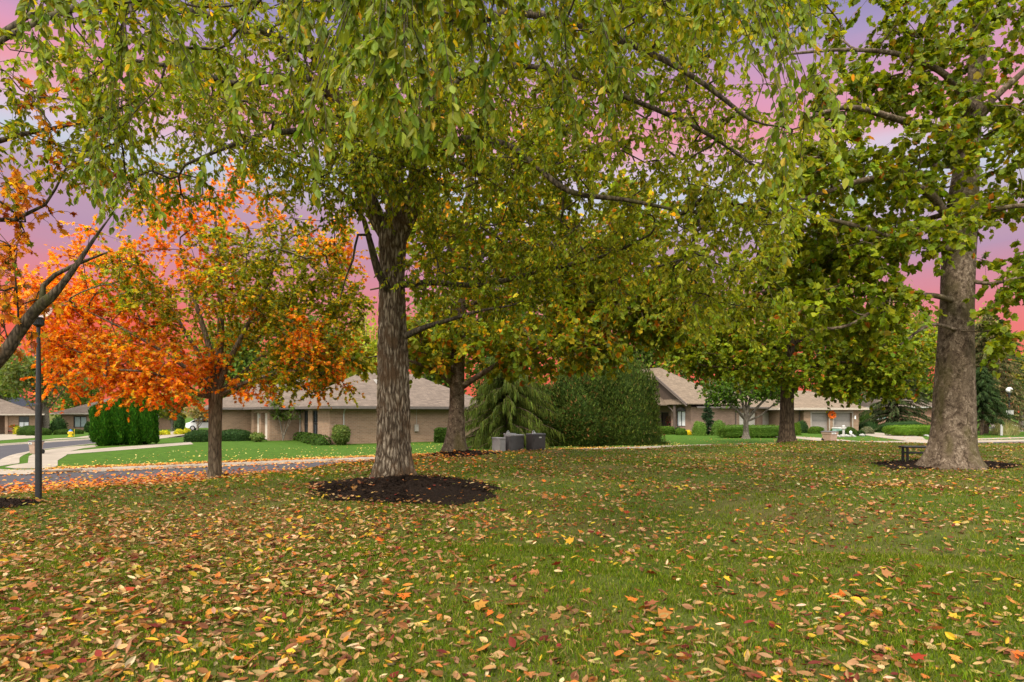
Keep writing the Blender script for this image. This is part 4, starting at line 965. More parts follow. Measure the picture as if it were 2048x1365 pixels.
# ---- 4. big sycamore on the right with the bench
Dy = 16.2
broadleaf('plane_tree', 'massive mottled tan trunk tree with broad green leaves standing over the black bench', (1902, 933), Dy,
  [(1902,948,Dy,0.736),(1902,932,Dy,0.662),(1903,905,Dy,0.552),(1905,870,Dy,0.501),(1908,800,Dy,0.460),(1911,720,Dy,0.428),(1914,640,Dy,0.405),(1917,540,Dy,0.386),(1921,450,Dy,0.368),(1925,400,Dy,0.331),(1933,320,Dy+.1,0.276),(1945,220,Dy+.2,0.230),(1957,100,Dy+.3,0.184),(1965,-40,Dy+.3,0.147)],
  [[(1925,420,Dy-.1,.13),(1890,425,Dy-.4,.11),(1862,390,Dy-.8,.10),(1800,362,Dy-1.2,.085),(1740,358,Dy-1.6,.07),(1650,385,Dy-2,.05),(1600,400,Dy-2.2,.03)],
   [(1915,500,Dy-.1,.12),(1870,490,Dy-.5,.10),(1790,478,Dy-1,.085),(1720,455,Dy-1.5,.06),(1660,440,Dy-1.9,.04),(1590,430,Dy-2.2,.025)],
   [(1905,600,Dy-.2,.08),(1850,590,Dy-.6,.06),(1780,600,Dy-1,.05),(1700,650,Dy-1.4,.04),(1620,660,Dy-1.7,.025)],
   [(1935,300,Dy,.13),(1880,260,Dy-.5,.11),(1800,240,Dy-1,.085),(1700,215,Dy-1.5,.06),(1600,240,Dy-2,.035)],
   [(1945,220,Dy,.10),(1890,150,Dy-.4,.085),(1800,110,Dy-.8,.065),(1690,100,Dy-1.2,.045),(1560,110,Dy-1.6,.025)],
   [(1945,250,Dy,.10),(1985,200,Dy-.3,.085),(2040,150,Dy-.6,.07),(2110,90,Dy-.9,.05)],
   [(1935,560,Dy-.2,.06),(1980,568,Dy-.6,.045),(2040,555,Dy-1,.035),(2120,530,Dy-1.3,.02)],
   [(1938,430,Dy,.09),(1990,420,Dy-.6,.07),(2060,410,Dy-1.2,.05),(2150,420,Dy-1.6,.03)],
   [(1912,660,Dy-.3,.05),(1860,650,Dy-.7,.04),(1800,690,Dy-1,.028)],
   [(1935,330,Dy+.2,.10),(1870,330,Dy+.9,.08),(1780,310,Dy+1.6,.06),(1660,300,Dy+2.2,.035)],
   [(1925,420,Dy+.2,.09),(1850,440,Dy+1,.07),(1760,470,Dy+1.6,.05),(1660,520,Dy+2,.03)]],
  [(*c(1780,330,Dy-.6), 2.3, 2.2, 1.0, 44), (*c(1830,130,Dy-.2), 2.0, 2.0, 1.4, 42), (*c(1740,480,Dy-1), 2.2, 2.0, .8, 48), (*c(2010,230,Dy+.5), 1.4, 1.4, 2.4, 40), (*c(1720,610,Dy-1.1), 1.9, 1.5, .7, 34), (*c(2070,420,Dy-.6), 1.3, 1.5, 2.0, 28), (*c(1610,370,Dy-1.4), 1.2, 1.6, 1.0, 26), (*c(1640,20,Dy-.4), 1.4, 1.6, .8, 12), (*c(1900,10,Dy), 2.4, 2.0, 1.0, 24), (*c(2030,580,Dy-1.2), .7, .8, .5, 7), (*c(1620,520,Dy), 1.0, 1.4, 1.2, 26), (*c(1640,200,Dy-.8), .9, 1.2, .6, 9), (*c(1500,560,Dy+1.5), 1.2, 1.4, 1.2, 16), (*c(1985,690,Dy-1.1), .3, .4, .5, 4), (*c(1900,270,Dy-1.2), .8, .5, .8, 8)],
  41, 'sycamore_bark', 6, 4, (.4, 1.0), (.1, .9), .8, 11, (.11, .185), [(0.119,0.171,0.008),(0.177,0.221,0.010),(0.241,0.272,0.013),(0.288,0.212,0.014),(0.320,0.115,0.014)], [8,8,5,.7,.5], BROAD, .5, .55,
  ftr=lambda z: furrow(9, .022, 6, .26, 6, .5, z), kt=64, r_tip=.009)

# ---- 5. dark green oak-like tree at the crest
Do = 31.0
broadleaf('lawn_tree', 'dark green spreading tree with a straight brown trunk in front of the garages', (1574, 882), Do,
  [(1574,888,Do,.42),(1574,876,Do,.37),(1574,840,Do,.33),(1574,790,Do,.32),(1575,740,Do,.31),(1577,700,Do,.28),(1580,650,Do,.22),(1583,600,Do,.16)],
  [[(1572,745,Do,.12),(1545,738,Do-.3,.10),(1500,738,Do-.6,.08),(1440,735,Do-.9,.055),(1400,730,Do-1.2,.03)],
   [(1582,785,Do,.13),(1600,760,Do-.2,.11),(1625,735,Do-.4,.09),(1670,725,Do-.7,.07),(1730,730,Do-1,.05),(1800,740,Do-1.3,.03)],
   [(1578,700,Do,.13),(1600,680,Do+.2,.10),(1660,650,Do+.5,.08),(1730,630,Do+.7,.05),(1800,640,Do+.8,.03)],
   [(1576,705,Do,.12),(1540,690,Do+.2,.10),(1480,660,Do+.5,.075),(1420,640,Do+.6,.045),(1360,650,Do+.6,.03)],
   [(1580,650,Do,.11),(1560,600,Do,.08),(1540,550,Do,.06),(1520,500,Do,.035)],
   [(1582,640,Do,.11),(1620,590,Do,.08),(1650,550,Do-.1,.055),(1680,510,Do-.1,.03)]],
  [(*c(1590,640,Do), 4.4, 4.0, 2.3, 120), (*c(1440,700,Do-.5), 2.8, 2.8, 1.5, 73), (*c(1740,710,Do-.5), 3.0, 2.8, 1.35, 73), (*c(1600,540,Do), 3.0, 2.6, 1.3, 41), (*c(1600,745,Do-1.2), 4.0, 1.8, .6, 33), (*c(1760,765,Do-1), 1.9, 1.6, .5, 20), (*c(1400,700,Do-.4), 1.2, 1.6, .8, 14), (*c(1660,770,Do-1), 1.2, 1.2, .4, 8)],
  51, 'brown_bark', 8, 4, (.5, 1.2), (0, .7), .8, 12, (.13, .22), [(0.129,0.188,0.011),(0.198,0.251,0.014),(0.297,0.323,0.016),(0.396,0.205,0.020),(0.370,0.090,0.015)], [9,8,4,.7,.35], BROAD, .35, .7, wid=.9, r_tip=.010)

# ---- 6. small many-stemmed tree before the hedge
Dm = 43.0
broadleaf('ornamental_tree', 'small pale barked tree with fanning limbs rooted in front of the long clipped hedge', (1492, 872), Dm,
  [(1492,878,Dm,.28),(1492,868,Dm,.20),(1492,850,Dm,.17),(1492,838,Dm,.18),(1492,828,Dm,.15)],
  [[(1489,838,Dm,.12),(1475,822,Dm-.3,.10),(1455,805,Dm-.6,.07),(1430,785,Dm-.9,.04)],[(1495,838,Dm,.12),(1510,820,Dm-.3,.10),(1530,800,Dm-.5,.075),(1555,780,Dm-.7,.04)],
   [(1492,832,Dm,.11),(1485,805,Dm,.09),(1478,775,Dm,.06),(1465,745,Dm,.035)],[(1493,832,Dm,.11),(1500,800,Dm,.09),(1508,770,Dm,.06),(1520,740,Dm,.035)],
   [(1496,842,Dm,.08),(1520,832,Dm-.4,.06),(1545,812,Dm-.8,.045),(1575,800,Dm-1,.03)],[(1492,835,Dm,.09),(1492,800,Dm+.5,.07),(1492,760,Dm+.8,.04)]],
  [(*c(1490,770,Dm), 2.9, 2.4, 1.35, 120), (*c(1440,785,Dm-.4), 1.3, 1.5, .8, 36), (*c(1545,775,Dm-.4), 1.3, 1.5, .8, 36)],
  61, 'grey_bark', 6, 3, (.4, .9), (0, .6), .75, 8, (.13, .21), [(.06,.13,.012),(.085,.17,.015),(.12,.20,.018)], [5,5,2], LOBED, .3, .7)

# ---- 7. tree whose limb leans in from the left
Dl = 8.4
broadleaf('leaning_tree', 'russet leaved tree whose bare mossy limb leans in over the black lamp post', (-420, 1010), Dl,
  [(-430,1020,Dl,.24),(-420,1000,Dl,.2),(-380,940,Dl,.17),(-300,880,Dl,.15),(-180,835,Dl,0.107),(-70,785,Dl,0.096),(6,711,Dl,0.083),(33,672,Dl,0.077),(59,636,Dl,0.072),(79,613,Dl,0.069),(99,597,Dl,0.062),(119,576,Dl,.046),(150,535,Dl,.034),(180,490,Dl+.1,.024),(205,455,Dl+.15,.014),(225,428,Dl+.2,.007)],
  [[(-180,820,Dl,.09),(-140,640,Dl-.1,.08),(-100,460,Dl-.2,.07),(-50,280,Dl-.2,.055),(0,70,Dl-.2,.045),(60,30,Dl-.1,.03),(130,5,Dl,.02)],
   [(84,606,Dl,.045),(86,572,Dl,.036),(110,550,Dl+.1,.03),(150,530,Dl+.2,.026),(215,505,Dl+.4,.012)],
   [(-100,460,Dl-.1,.05),(-40,440,Dl,.04),(30,440,Dl+.1,.03),(90,410,Dl+.2,.02),(130,340,Dl+.2,.012)],
   [(38,690,Dl,.016),(36,620,Dl,.012),(30,540,Dl,.009),(34,500,Dl,.006)],
   [(-60,300,Dl-.2,.04),(40,270,Dl,.03),(140,250,Dl+.2,.02),(230,230,Dl+.4,.012)],
   [(22,700,Dl,.012),(10,660,Dl-.1,.009),(4,625,Dl-.1,.006)]],
  [(*c(10,400,Dl), .45, .6, .45, 13), (*c(30,490,Dl), .4, .5, .3, 7), (*c(40,180,Dl), .6, .8, .5, 3), (*c(8,580,Dl-.1), .35, .5, .3, 8), (*c(30,650,Dl), .3, .4, .25, 4), (*c(170,250,Dl+.3), .7, .7, .5, 3), (*c(-260,400,Dl), 1.2, 1.2, 1.6, 34), (*c(150,330,Dl+.3), .5, .6, .5, 4)],
  71, 'dark_limb_bark', 4, 3, (.2, .5), (.2, 1.1), .8, 6, (.07, .12), [(0.625,0.257,0.020),(0.450,0.135,0.018),(0.688,0.378,0.020),(0.275,0.068,0.020),(0.200,0.230,0.020)], [6,4,3,2,1.5], LOBED, .6, .4, ftr=lambda z: furrow(5, .03, 9, .3, 4, .3, z))

# ------------------------------------------------------------------ background trees
def far_tree(name, label, px, py_base, d, py_top, halfw_px, cols, wts, seed, n=2600, leaf=(.22,.42), trunk_r=.22, crown_lo=.28, group='trees behind the houses', barkm='grey_bark', lobes=16, narrow=1.0):
    if 450 < px < 1850: py_top -= 85; halfw_px *= 1.2; n = int(n*2.0); lobes += 12; crown_lo = .05
    r = np.random.default_rng(seed)
    x, y, _ = W(px, 0, d); z = float(FL+tilt(x, y)); top = CZ+(HY-py_top)/FP*d; H = top-z; rw = halfw_px/FP*d
    root = empty(name, (x, y, z), 0, label, 'tree', group)
    mb = MB(); t = np.linspace(0, 1, 9); lean = r.normal(0, .05*H, 2)
    pts = np.stack([x+lean[0]*t**2, y+lean[1]*t**2, z-.15+(H*.8)*t], 1)
    tube(mb, pts, trunk_r*(1-.85*t), 9); cen = np.array([x+lean[0]*.5, y+lean[1]*.5, z+H*(crown_lo+(1-crown_lo)/2)]); hz = H*(1-crown_lo)/2
    lc = []
    for i in range(lobes):
        dd = rand_dir(1, r)[0]; q = r.random()**.5*.72; lc.append(cen+dd*q*np.array([rw, rw*.85, hz]))
    for q in lc:
        k = min(7, max(2, int((q[2]-z)/H*8)-1)); a = pts[k-1]; tt = np.linspace(0, 1, 6)[:, None]; m_ = (a+q)/2+np.array([0,0,-.05*H])
        tube(mb, (1-tt)**2*a+2*tt*(1-tt)*m_+tt*tt*q, np.linspace(trunk_r*.3, .03, 6), 5)
    mb.build('trunk', M[barkm], root, smooth=True)
    P_, C_ = [], []
    for q in lc:
        k = n//lobes; dd = rand_dir(k, r); rr = r.random(k)**.45; f = r.uniform(.30, .50)
        cols_ = np.array(cols)*1.35; P_.append(q+dd*rr[:, None]*np.array([rw*f, rw*f, hz*f*narrow])); C_.append(palette(k, cols_, wts, r)*r.normal(1, .14))
    P_ = np.concatenate(P_); k = len(P_); mb = MB()
    leaves(mb, P_, rand_dir(k, r)+[0,0,-.4], rand_dir(k, r)+[0,0,.8], r.uniform(*leaf, k), np.clip(np.concatenate(C_), .003, .9), OVATE, 1.5)
    mb.build('crown', M['leaf'], root)
G1 = ([(.065,.11,.018),(.10,.15,.025),(.14,.18,.03)], [4,4,2]); G2 = ([(.10,.135,.02),(.16,.18,.025),(.24,.21,.03)], [4,4,2]); G3 = ([(.035,.07,.012),(.055,.095,.015),(.08,.12,.02)], [5,4,2])
GO = ([(.30,.18,.03),(.22,.19,.03),(.34,.12,.02)], [3,4,2])
far_tree('background_tree', 'grey green willowy tree with twin pale trunks behind the low house with a porch', 92, 865, 88, 655, 85, [(.10,.125,.035),(.13,.16,.045),(.08,.11,.03)], [4,4,2], 101, 5200, (.3,.6), .55, .22)
far_tree('background_tree', 'leafy green tree filling the corner above the slate roof', 0, 865, 98, 700, 70, *G1, 102, 3200, (.3,.6), .4)
far_tree('background_tree', 'yellow green tree behind the orange maple and pale drive', 345, 865, 82, 762, 60, *G2, 103, 2600, (.3,.55), .22, .2)
far_tree('background_tree', 'thin leaved grey brown tree above the parked white car', 395, 866, 78, 800, 34, [(.20,.17,.08),(.16,.15,.06),(.25,.21,.05)], [3,3,1], 104, 900, (.2,.4), .16, .25)
far_tree('background_tree', 'dark green tree rising over the left wing of the ranch house', 470, 870, 76, 690, 70, *G1, 105, 3400, (.3,.6), .35)
far_tree('background_tree', 'mid green tree over the roof between the maple and the furrowed trunk', 585, 870, 80, 640, 85, *G3, 106, 4200, (.3,.6), .4)
far_tree('background_tree', 'bright lime tree peeping over the ranch house ridge', 730, 870, 84, 668, 52, [(.22,.26,.03),(.30,.30,.035),(.16,.22,.025)], [4,3,3], 107, 2600, (.28,.5), .3)
far_tree('background_tree', 'rounded green tree behind the right end of the ranch house roof', 850, 870, 78, 655, 70, *G1, 108, 3600, (.3,.6), .35)
far_tree('background_tree', 'dense olive tree behind the weeping spruce', 1010, 870, 74, 610, 85, *G3, 109, 4600, (.3,.55), .4)
far_tree('background_tree', 'yellowish tree topping the big evergreen mound', 1150, 870, 80, 600, 80, *G2, 110, 4600, (.3,.6), .4)
far_tree('background_tree', 'dark leafy tree just above the porch gable', 1290, 870, 88, 610, 80, *G1, 111, 4600, (.3,.6), .4)
far_tree('background_tree', 'green tree showing over the long garage roof', 1420, 868, 92, 640, 75, *G3, 112, 3600, (.32,.62), .4)
far_tree('background_tree', 'tall thin crowned tree against the red sky above the garages', 1640, 868, 96, 585, 85, *G3, 113, 2600, (.32,.62), .4, .4)
far_tree('background_tree', 'olive tree over the red brick house roof', 1790, 866, 104, 650, 75, *G2, 114, 3200, (.35,.65), .4)
far_tree('background_tree', 'yellow leaved tree at the far bend beyond the round globe lamp', 2042, 866, 72, 690, 45, [(.26,.22,.03),(.18,.18,.03),(.12,.15,.025)], [3,4,3], 115, 2600, (.25,.45), .3, .15)
far_tree('background_tree', 'soft green tree closing the view past the globe lamp post', 2110, 866, 84, 640, 90, *G1, 116, 3800, (.3,.6), .4, .12)
far_tree('background_tree', 'tall pale green tree against the sky right of the mottled trunk', 1965, 866, 96, 610, 62, [(.16,.19,.05),(.22,.24,.07),(.12,.15,.04)], [4,4,2], 117, 3600, (.3,.6), .4, .2)
far_tree('background_tree', 'green tree filling the gap left of the massive mottled trunk', 1846, 866, 100, 690, 55, *G1, 119, 3000, (.3,.6), .4)
far_tree('background_tree', 'dark tree over the garage roofs right of the brown oak trunk', 1690, 866, 94, 740, 60, *G3, 120, 3000, (.3,.6), .4)
far_tree('background_tree', 'mid green tree behind the long garage roof left of the oak trunk', 1530, 866, 95, 720, 60, *G1, 121, 3000, (.3,.6), .4)
far_tree('background_tree', 'green tree between the maple crown and the furrowed trunk', 668, 866, 90, 700, 55, *G2, 122, 3200, (.3,.6), .4)
far_tree('background_tree', 'olive green tree between the low houses at the end of the street', 150, 866, 112, 735, 60, *G1, 123, 3000, (.35,.65), .4, .1)
far_tree('background_tree', 'leafy tree at the far end of the cross street past the slate roof', -150, 866, 95, 600, 120, *G1, 124, 4200, (.35,.65), .4, .1)
far_tree('background_tree', 'low olive tree behind the arborvitae and flowering shrubs', 300, 868, 104, 770, 50, *G1, 118, 2000, (.3,.6), .3)

# ------------------------------------------------------------------ conifers
def conifer(name, label, px, d, py_top, halfw_px, seed, cols, wts, droop=.35, whorls=26, per=7, bare=.06, hang=.5, leaf=(.25,.5), n_leaf=26, base=None, group=None, trunk_r=.2, shape=1.0, cat='tree', width=.28):
    r = np.random.default_rng(seed)
    x, y, _ = W(px, 0, d); z = gz(x, y); H = CZ+(HY-py_top)/FP*d-z; rw = halfw_px/FP*d
    root = empty(name, (x, y, z), 0, label, cat, group)
    mb = MB(); tt = np.linspace(0, 1, 12); tube(mb, np.stack([x+.02*H*np.sin(tt*3), np.full(12, y), z-.1+H*tt], 1), trunk_r*(1-.95*tt)+.01, 9)
    br = MB(); P0, P1 = [], []
    for i in range(whorls):
        f = bare+(1-bare)*(i+.5)/whorls; L0 = rw*((1-f)**shape)*1.0+.05
        for j in range(per):
            a = r.uniform(0, 6.283); L = L0*r.uniform(.65, 1.1); s = np.array([x, y, z+H*f+r.normal(0, .02*H)])
            t = np.linspace(0, 1, 6)[:, None]; dirv = np.array([math.cos(a), math.sin(a), 0])
            p = s+dirv*L*t+np.array([0,0,1.])*L*(.12*t-droop*t*t); tube(mb, p, np.linspace(max(.012, .018*L), .006, 6), 4)
            for k in range(5): P0.append(p[k]); P1.append(p[k+1])
    mb.build('trunk', M['brown_bark'], root, smooth=True)
    P0 = np.array(P0); P1 = np.array(P1); m = len(P0); k = max(1, n_leaf//5); t = r.random((m, k, 1))
    pos = (P0[:, None]+(P1-P0)[:, None]*t).reshape(-1, 3); dv = np.repeat(unit(P1-P0), k, 0); n = len(pos)
    ax = dv*.7+rand_dir(n, r)*.55+np.array([0,0,-1.])*hang
    mb = MB(); leaves(mb, pos+r.normal(0, .03, (n, 3)), ax, rand_dir(n, r)+[0,0,.6], r.uniform(*leaf, n), palette(n, cols, wts, r), STRIP, width)
    mb.build('crown', M['needle'], root)
conifer('weeping_spruce', 'weeping conifer with curtains of hanging needles behind the utility cabinets', 1012, 37.5, 690, 128, 201, [(.065,.092,.014),(.10,.13,.018),(.045,.065,.011)], [4,3,3], .36, 24, 10, .04, 1.6, (.22,.6), 170, trunk_r=.2, shape=.5, width=.085)
conifer('spruce_tree', 'dark shaggy spruce left of the massive mottled trunk', 1790, 68, 690, 75, 202, [(.035,.055,.018),(.055,.075,.025),(.08,.085,.035)], [4,3,2], .34, 24, 9, .03, .55, (.16,.38), 170, trunk_r=.25, shape=.55, width=.3)
conifer('spruce_tree', 'spruce with tan cone laden upper branches right of the mottled trunk', 1972, 62, 628, 88, 203, [(.06,.08,.025),(.17,.13,.06),(.09,.10,.035),(.23,.17,.075)], [4,3,3,2], .32, 26, 9, .10, .5, (.16,.36), 180, trunk_r=.22, shape=.6, width=.3)
conifer('spruce_tree', 'small dark spruce with a slim trunk on the lawn between trunk and lamp', 1963, 58, 735, 70, 204, [(.03,.055,.018),(.045,.075,.02)], [4,3], .36, 20, 9, .26, .5, (.16,.36), 150, trunk_r=.14, shape=.7, width=.22)
conifer('pine_tree', 'dark pine with a thick trunk behind the globe lamp post', 2000, 70, 640, 95, 205, [(.045,.08,.02),(.07,.10,.025)], [4,3], .28, 22, 9, .24, .4, (.16,.36), 160, trunk_r=.42, shape=.7, width=.24)
conifer('dwarf_conifer', 'small dark tiered conifer by the house wall right of the arched window', 1416, 58, 803, 18, 206, [(.025,.05,.022),(.04,.07,.03)], [1,1], .15, 12, 6, .04, .2, (.12,.24), 90, trunk_r=.06, shape=.8, cat='shrub', width=.35)
# ------------------------------------------------------------------ hedges and shrubs
def shrub(name, label, cat, px0, px1, py_top, py_base, d, seed, cols, wts, n=1500, leaf=(.06,.12), kind='ball', depth=None, e=2.0, rot=0, group=None, lump=.10, upright=0, tpl=OVATE, wid=1.5, mat='needle', stem=False):
    r = np.random.default_rng(seed)
    x = ((px0+px1)/2-HX)/FP*d; wx = (px1-px0)/FP*d/2; y = d; z = gz(x, y); top = CZ+(HY-py_top)/FP*d; H = max(.25, top-z); wy = (depth/2 if depth else wx)
    k = n; dd = rand_dir(k, r)
    if kind == 'box': e = 7.0
    if kind == 'dome' and e == 2.0: e = 2.6
    g = (np.abs(dd)**e).sum(1)**(-1/e)
    ph = r.uniform(0, 6.28, 6)
    def lumpf(v): return 1+lump*(np.sin(v[:, 0]*4.3+ph[0]+v[:, 2]*2)*.5+np.sin(v[:, 2]*5.1+ph[1]+v[:, 1]*3)*.4+np.sin(v[:, 1]*6.7+v[:, 0]*5+ph[2])*.35)
    def shape(u, f=1.0):
        q = u*((np.abs(u)**e).sum(1)**(-1/e))[:, None]
        if kind == 'cone': q[:, :2] *= (1-.78*((q[:, 2:3]+1)/2)**1.1)/.8
        if kind == 'column': q[:, :2] *= (1-.35*np.maximum(q[:, 2:3], 0)**2)
        q = q*lumpf(q)[:, None]*f
        zz = q[:, 2].copy()
        v = np.stack([q[:, 0]*wx, q[:, 1]*wy, (zz+1)/2*H], 1)
        if kind == 'dome': v[:, 2] = np.maximum(zz, -.3+0*zz)*H*.77+.23*H
        cr, sr = math.cos(rot), math.sin(rot)
        return np.stack([x+v[:, 0]*cr-v[:, 1]*sr, y+v[:, 0]*sr+v[:, 1]*cr, z+np.maximum(v[:, 2], 0)], 1)
    mb = MB()
    nu, nv = 28, 14; U, V = np.meshgrid(np.arange(nu)/nu*2*math.pi, np.linspace(-math.pi/2, math.pi/2, nv))
    S = np.stack([np.cos(V)*np.cos(U), np.cos(V)*np.sin(U), np.sin(V)], -1).reshape(-1, 3)
    i = np.arange(nv-1)[:, None]*nu; j = np.arange(nu)[None, :]; j2 = (j+1) % nu
    mb.add(shape(S, .90), np.stack([i+j, i+j2, i+nu+j2, i+nu+j], -1).reshape(-1, 4), np.array(cols[0]))
    pos = shape(dd, 1.0)*1.0; inner = shape(dd, .84); t = r.random((k, 1))**1.6; p = pos+(inner-pos)*t
    out_n = unit(pos-inner)
    ax = rand_dir(k, r)*.8+np.array([0,0,1.])*upright+out_n*.45
    leaves(mb, p, ax, out_n+rand_dir(k, r)*.55, r.uniform(*leaf, k), palette(k, cols, wts, r), tpl, wid)
    o = mb.build(name, M[mat]); tag(o, label, cat, group)
    return o
HG = [(.030,.060,.010),(.045,.085,.013),(.065,.11,.016)]; HW = [4,4,2]
HB = [(.045,.09,.010),(.07,.13,.014),(.10,.17,.018)]
DK = [(.020,.045,.012),(.030,.065,.016),(.045,.085,.02)]
# arborvitae wall on the left
for i, (a, b, t, bs) in enumerate(((190,226,806,893),(216,256,796,893),(246,284,792,891),(274,309,800,889))):
    shrub('arborvitae', ['dark green columnar arborvitae at the street end of its block of four', 'second dark green arborvitae from the street end of its block', 'tallest dark green arborvitae in the block of four', 'dark green arborvitae at the driveway end of its block of four'][i], 'evergreen', a, b, t, bs, 39.6+i*.5, 300+i, [(.016,.062,.004),(.026,.09,.005),(.045,.12,.007)], [4,4,2], 7500, (.10,.24), 'column', depth=1.5, e=3.6, group='arborvitae block by the drive', lump=.16, upright=1.6, tpl=STRIP, wid=.5)
GH = 'clipped hedges in front of the houses'
hedges = [
 ('rounded clipped hedge beside the far driveway, larger of its pair', 42,80,852,874,74,'dome',HG), ('low clipped hedge tucked behind the black lamp post', 60,96,857,874,72,'dome',HG),
 ('clipped round hedge between the hydrant and the lamp post', 112,140,860,873,74,'dome',HG), ('clipped round hedge directly behind the yellow hydrant', 126,161,859,873,75,'dome',HG),
 ('dark clipped hedge end just left of the maple trunk', 375,424,861,888,45,'dome',DK), ('long dark clipped hedge just right of the maple trunk', 436,503,860,886,46.5,'dome',DK),
 ('boxy clipped bush against the brick between the two big trunks', 870,896,857,887,43.6,'box',HG),
 ('low square hedge before the gabled porch', 1312,1346,854,869,60,'box',HB), ('long boxy hedge behind the small pale barked tree', 1437,1563,851,873,52,'box',HB),
 ('boxy hedge before the first grey garage door', 1619,1646,854,867,62,'dome',HB), ('long bright trimmed hedge beside the curved concrete drive', 1775,1880,851,872,56,'box',[(.08,.15,.012),(.12,.20,.016),(.06,.12,.012)])]
for i, (lb, a, b, t, bs, d, kd, cl) in enumerate(hedges):
    shrub('hedge', lb, 'hedge', a, b, t, bs, d, 320+i, cl, HW, 6500, (.05,.105), kd, depth=(2.0 if b-a > 60 else None), group=GH, lump=.05, e=3)
# the foundation hedge running along the side wall of the ranch house
def row_hedge():
    r = np.random.default_rng(77); mb = MB(); a = np.array(P(583, 876.5)); b = np.array(P(643, 890.5)); n = 9
    for i in range(n):
        q = a+(b-a)*i/(n-1); k = 420; dd = rand_dir(k, r); dd[:, 2] = np.abs(dd[:, 2]); g = ((np.abs(dd)**3).sum(1)**(-1/3))[:, None]
        c = np.array([q[0], q[1], FL]); p = c+dd*g*np.array([.55,.55,.62]); 
        leaves(mb, p, rand_dir(k, r)+dd*.5, dd+rand_dir(k, r)*.5, r.uniform(.07,.13,k), palette(k, HG, HW, r)*r.normal(1,.08), OVATE, 1.5)
        nu = 10; U, V = np.meshgrid(np.arange(nu)/nu*2*math.pi, np.linspace(0, math.pi/2, 6)); S = np.stack([np.cos(V)*np.cos(U), np.cos(V)*np.sin(U), np.sin(V)], -1).reshape(-1, 3)
        ii = np.arange(5)[:, None]*nu; j = np.arange(nu)[None, :]; mb.add(c+S*np.array([.5,.5,.56]), np.stack([ii+j, ii+(j+1)%nu, ii+nu+(j+1)%nu, ii+nu+j], -1).reshape(-1, 4), np.array(HG[0]))
    tag(mb.build('hedge', M['needle']), 'low bumpy foundation hedge along the windowed side wall of the ranch house', 'hedge', GH)
row_hedge()
shrub('round_shrub', 'loose round shrub on the corner of the ranch house beside the white downspout', 'shrub', 664, 699, 850, 890, 40.3, 340, [(.10,.14,.03),(.14,.17,.04),(.07,.11,.025)], [4,3,2], 2600, (.06,.13), 'ball', lump=.12)
shrub('small_shrub', 'small leafy plant before the cream garage doors', 'shrub', 502, 527, 866, 885, 44.6, 341, [(.10,.15,.03),(.16,.19,.05)], [1,1], 600, (.08,.16), 'ball', lump=.2)
shrub('cone_shrub', 'small cone shaped evergreen beside the dark framed double window', 'shrub', 169, 182, 843, 862, 84, 342, DK, HW, 700, (.1,.2), 'cone', lump=.04)
GB = 'yellow green shrubs along the pale drive'
for i, (a, b, t, bs) in enumerate(((308,322,863,874),(322,339,862,873),(350,367,859,870),(367,381,858,868))):
    shrub('ball_shrub', ['bright yellow green ball shrub nearest the arborvitae', 'bright yellow green ball shrub second from the arborvitae', 'bright yellow green ball shrub third from the arborvitae', 'bright yellow green ball shrub closest to the maple trunk'][i], 'shrub', a, b, t, bs, 59+i, 350+i, [(.38,.36,.015),(.48,.44,.02),(.28,.30,.015)], [4,4,2], 600, (.08,.15), 'dome', group=GB)
shrub('ball_shrub', 'yellow shrub beside the red porch chair', 'shrub', 29, 42, 853, 862, 78, 356, [(.40,.36,.02),(.28,.30,.02)], [1,1], 400, (.1,.2), 'dome')
# big evergreen mound
MG = 'dense evergreens forming the big mound'
MC = [(.028,.05,.008),(.046,.072,.011),(.07,.10,.016),(.16,.085,.025)]; MC2 = [(.032,.055,.009),(.055,.082,.012),(.085,.115,.017),(.12,.09,.028)]
shrub('evergreen_mound', 'broad dark evergreen with bronze patches next to the weeping conifer', 'evergreen', 1082, 1215, 752, 892, 40.5, 360, MC, [5,5,3,1.1], 30000, (.09,.22), 'dome', depth=4.6, e=2.2, group=MG, lump=.30, upright=.7, tpl=STRIP, wid=.5)
shrub('evergreen_mound', 'tallest rounded evergreen dome beside the gabled house', 'evergreen', 1150, 1320, 724, 892, 42.5, 361, MC2, [5,5,3,.7], 42000, (.09,.22), 'dome', depth=5.6, e=2.2, group=MG, lump=.22, upright=1.0, tpl=STRIP, wid=.45)
shrub('evergreen_mound', 'lower shaggy evergreen wedged between the weeping conifer and the big dome', 'evergreen', 1020, 1125, 760, 892, 42.0, 362, MC2, [5,5,3,.5], 22000, (.10,.26), 'dome', depth=4.0, e=2.2, group=MG, lump=.34, upright=.3, tpl=STRIP, wid=.4)
GC = 'small shrubs around the gabled house and garage'
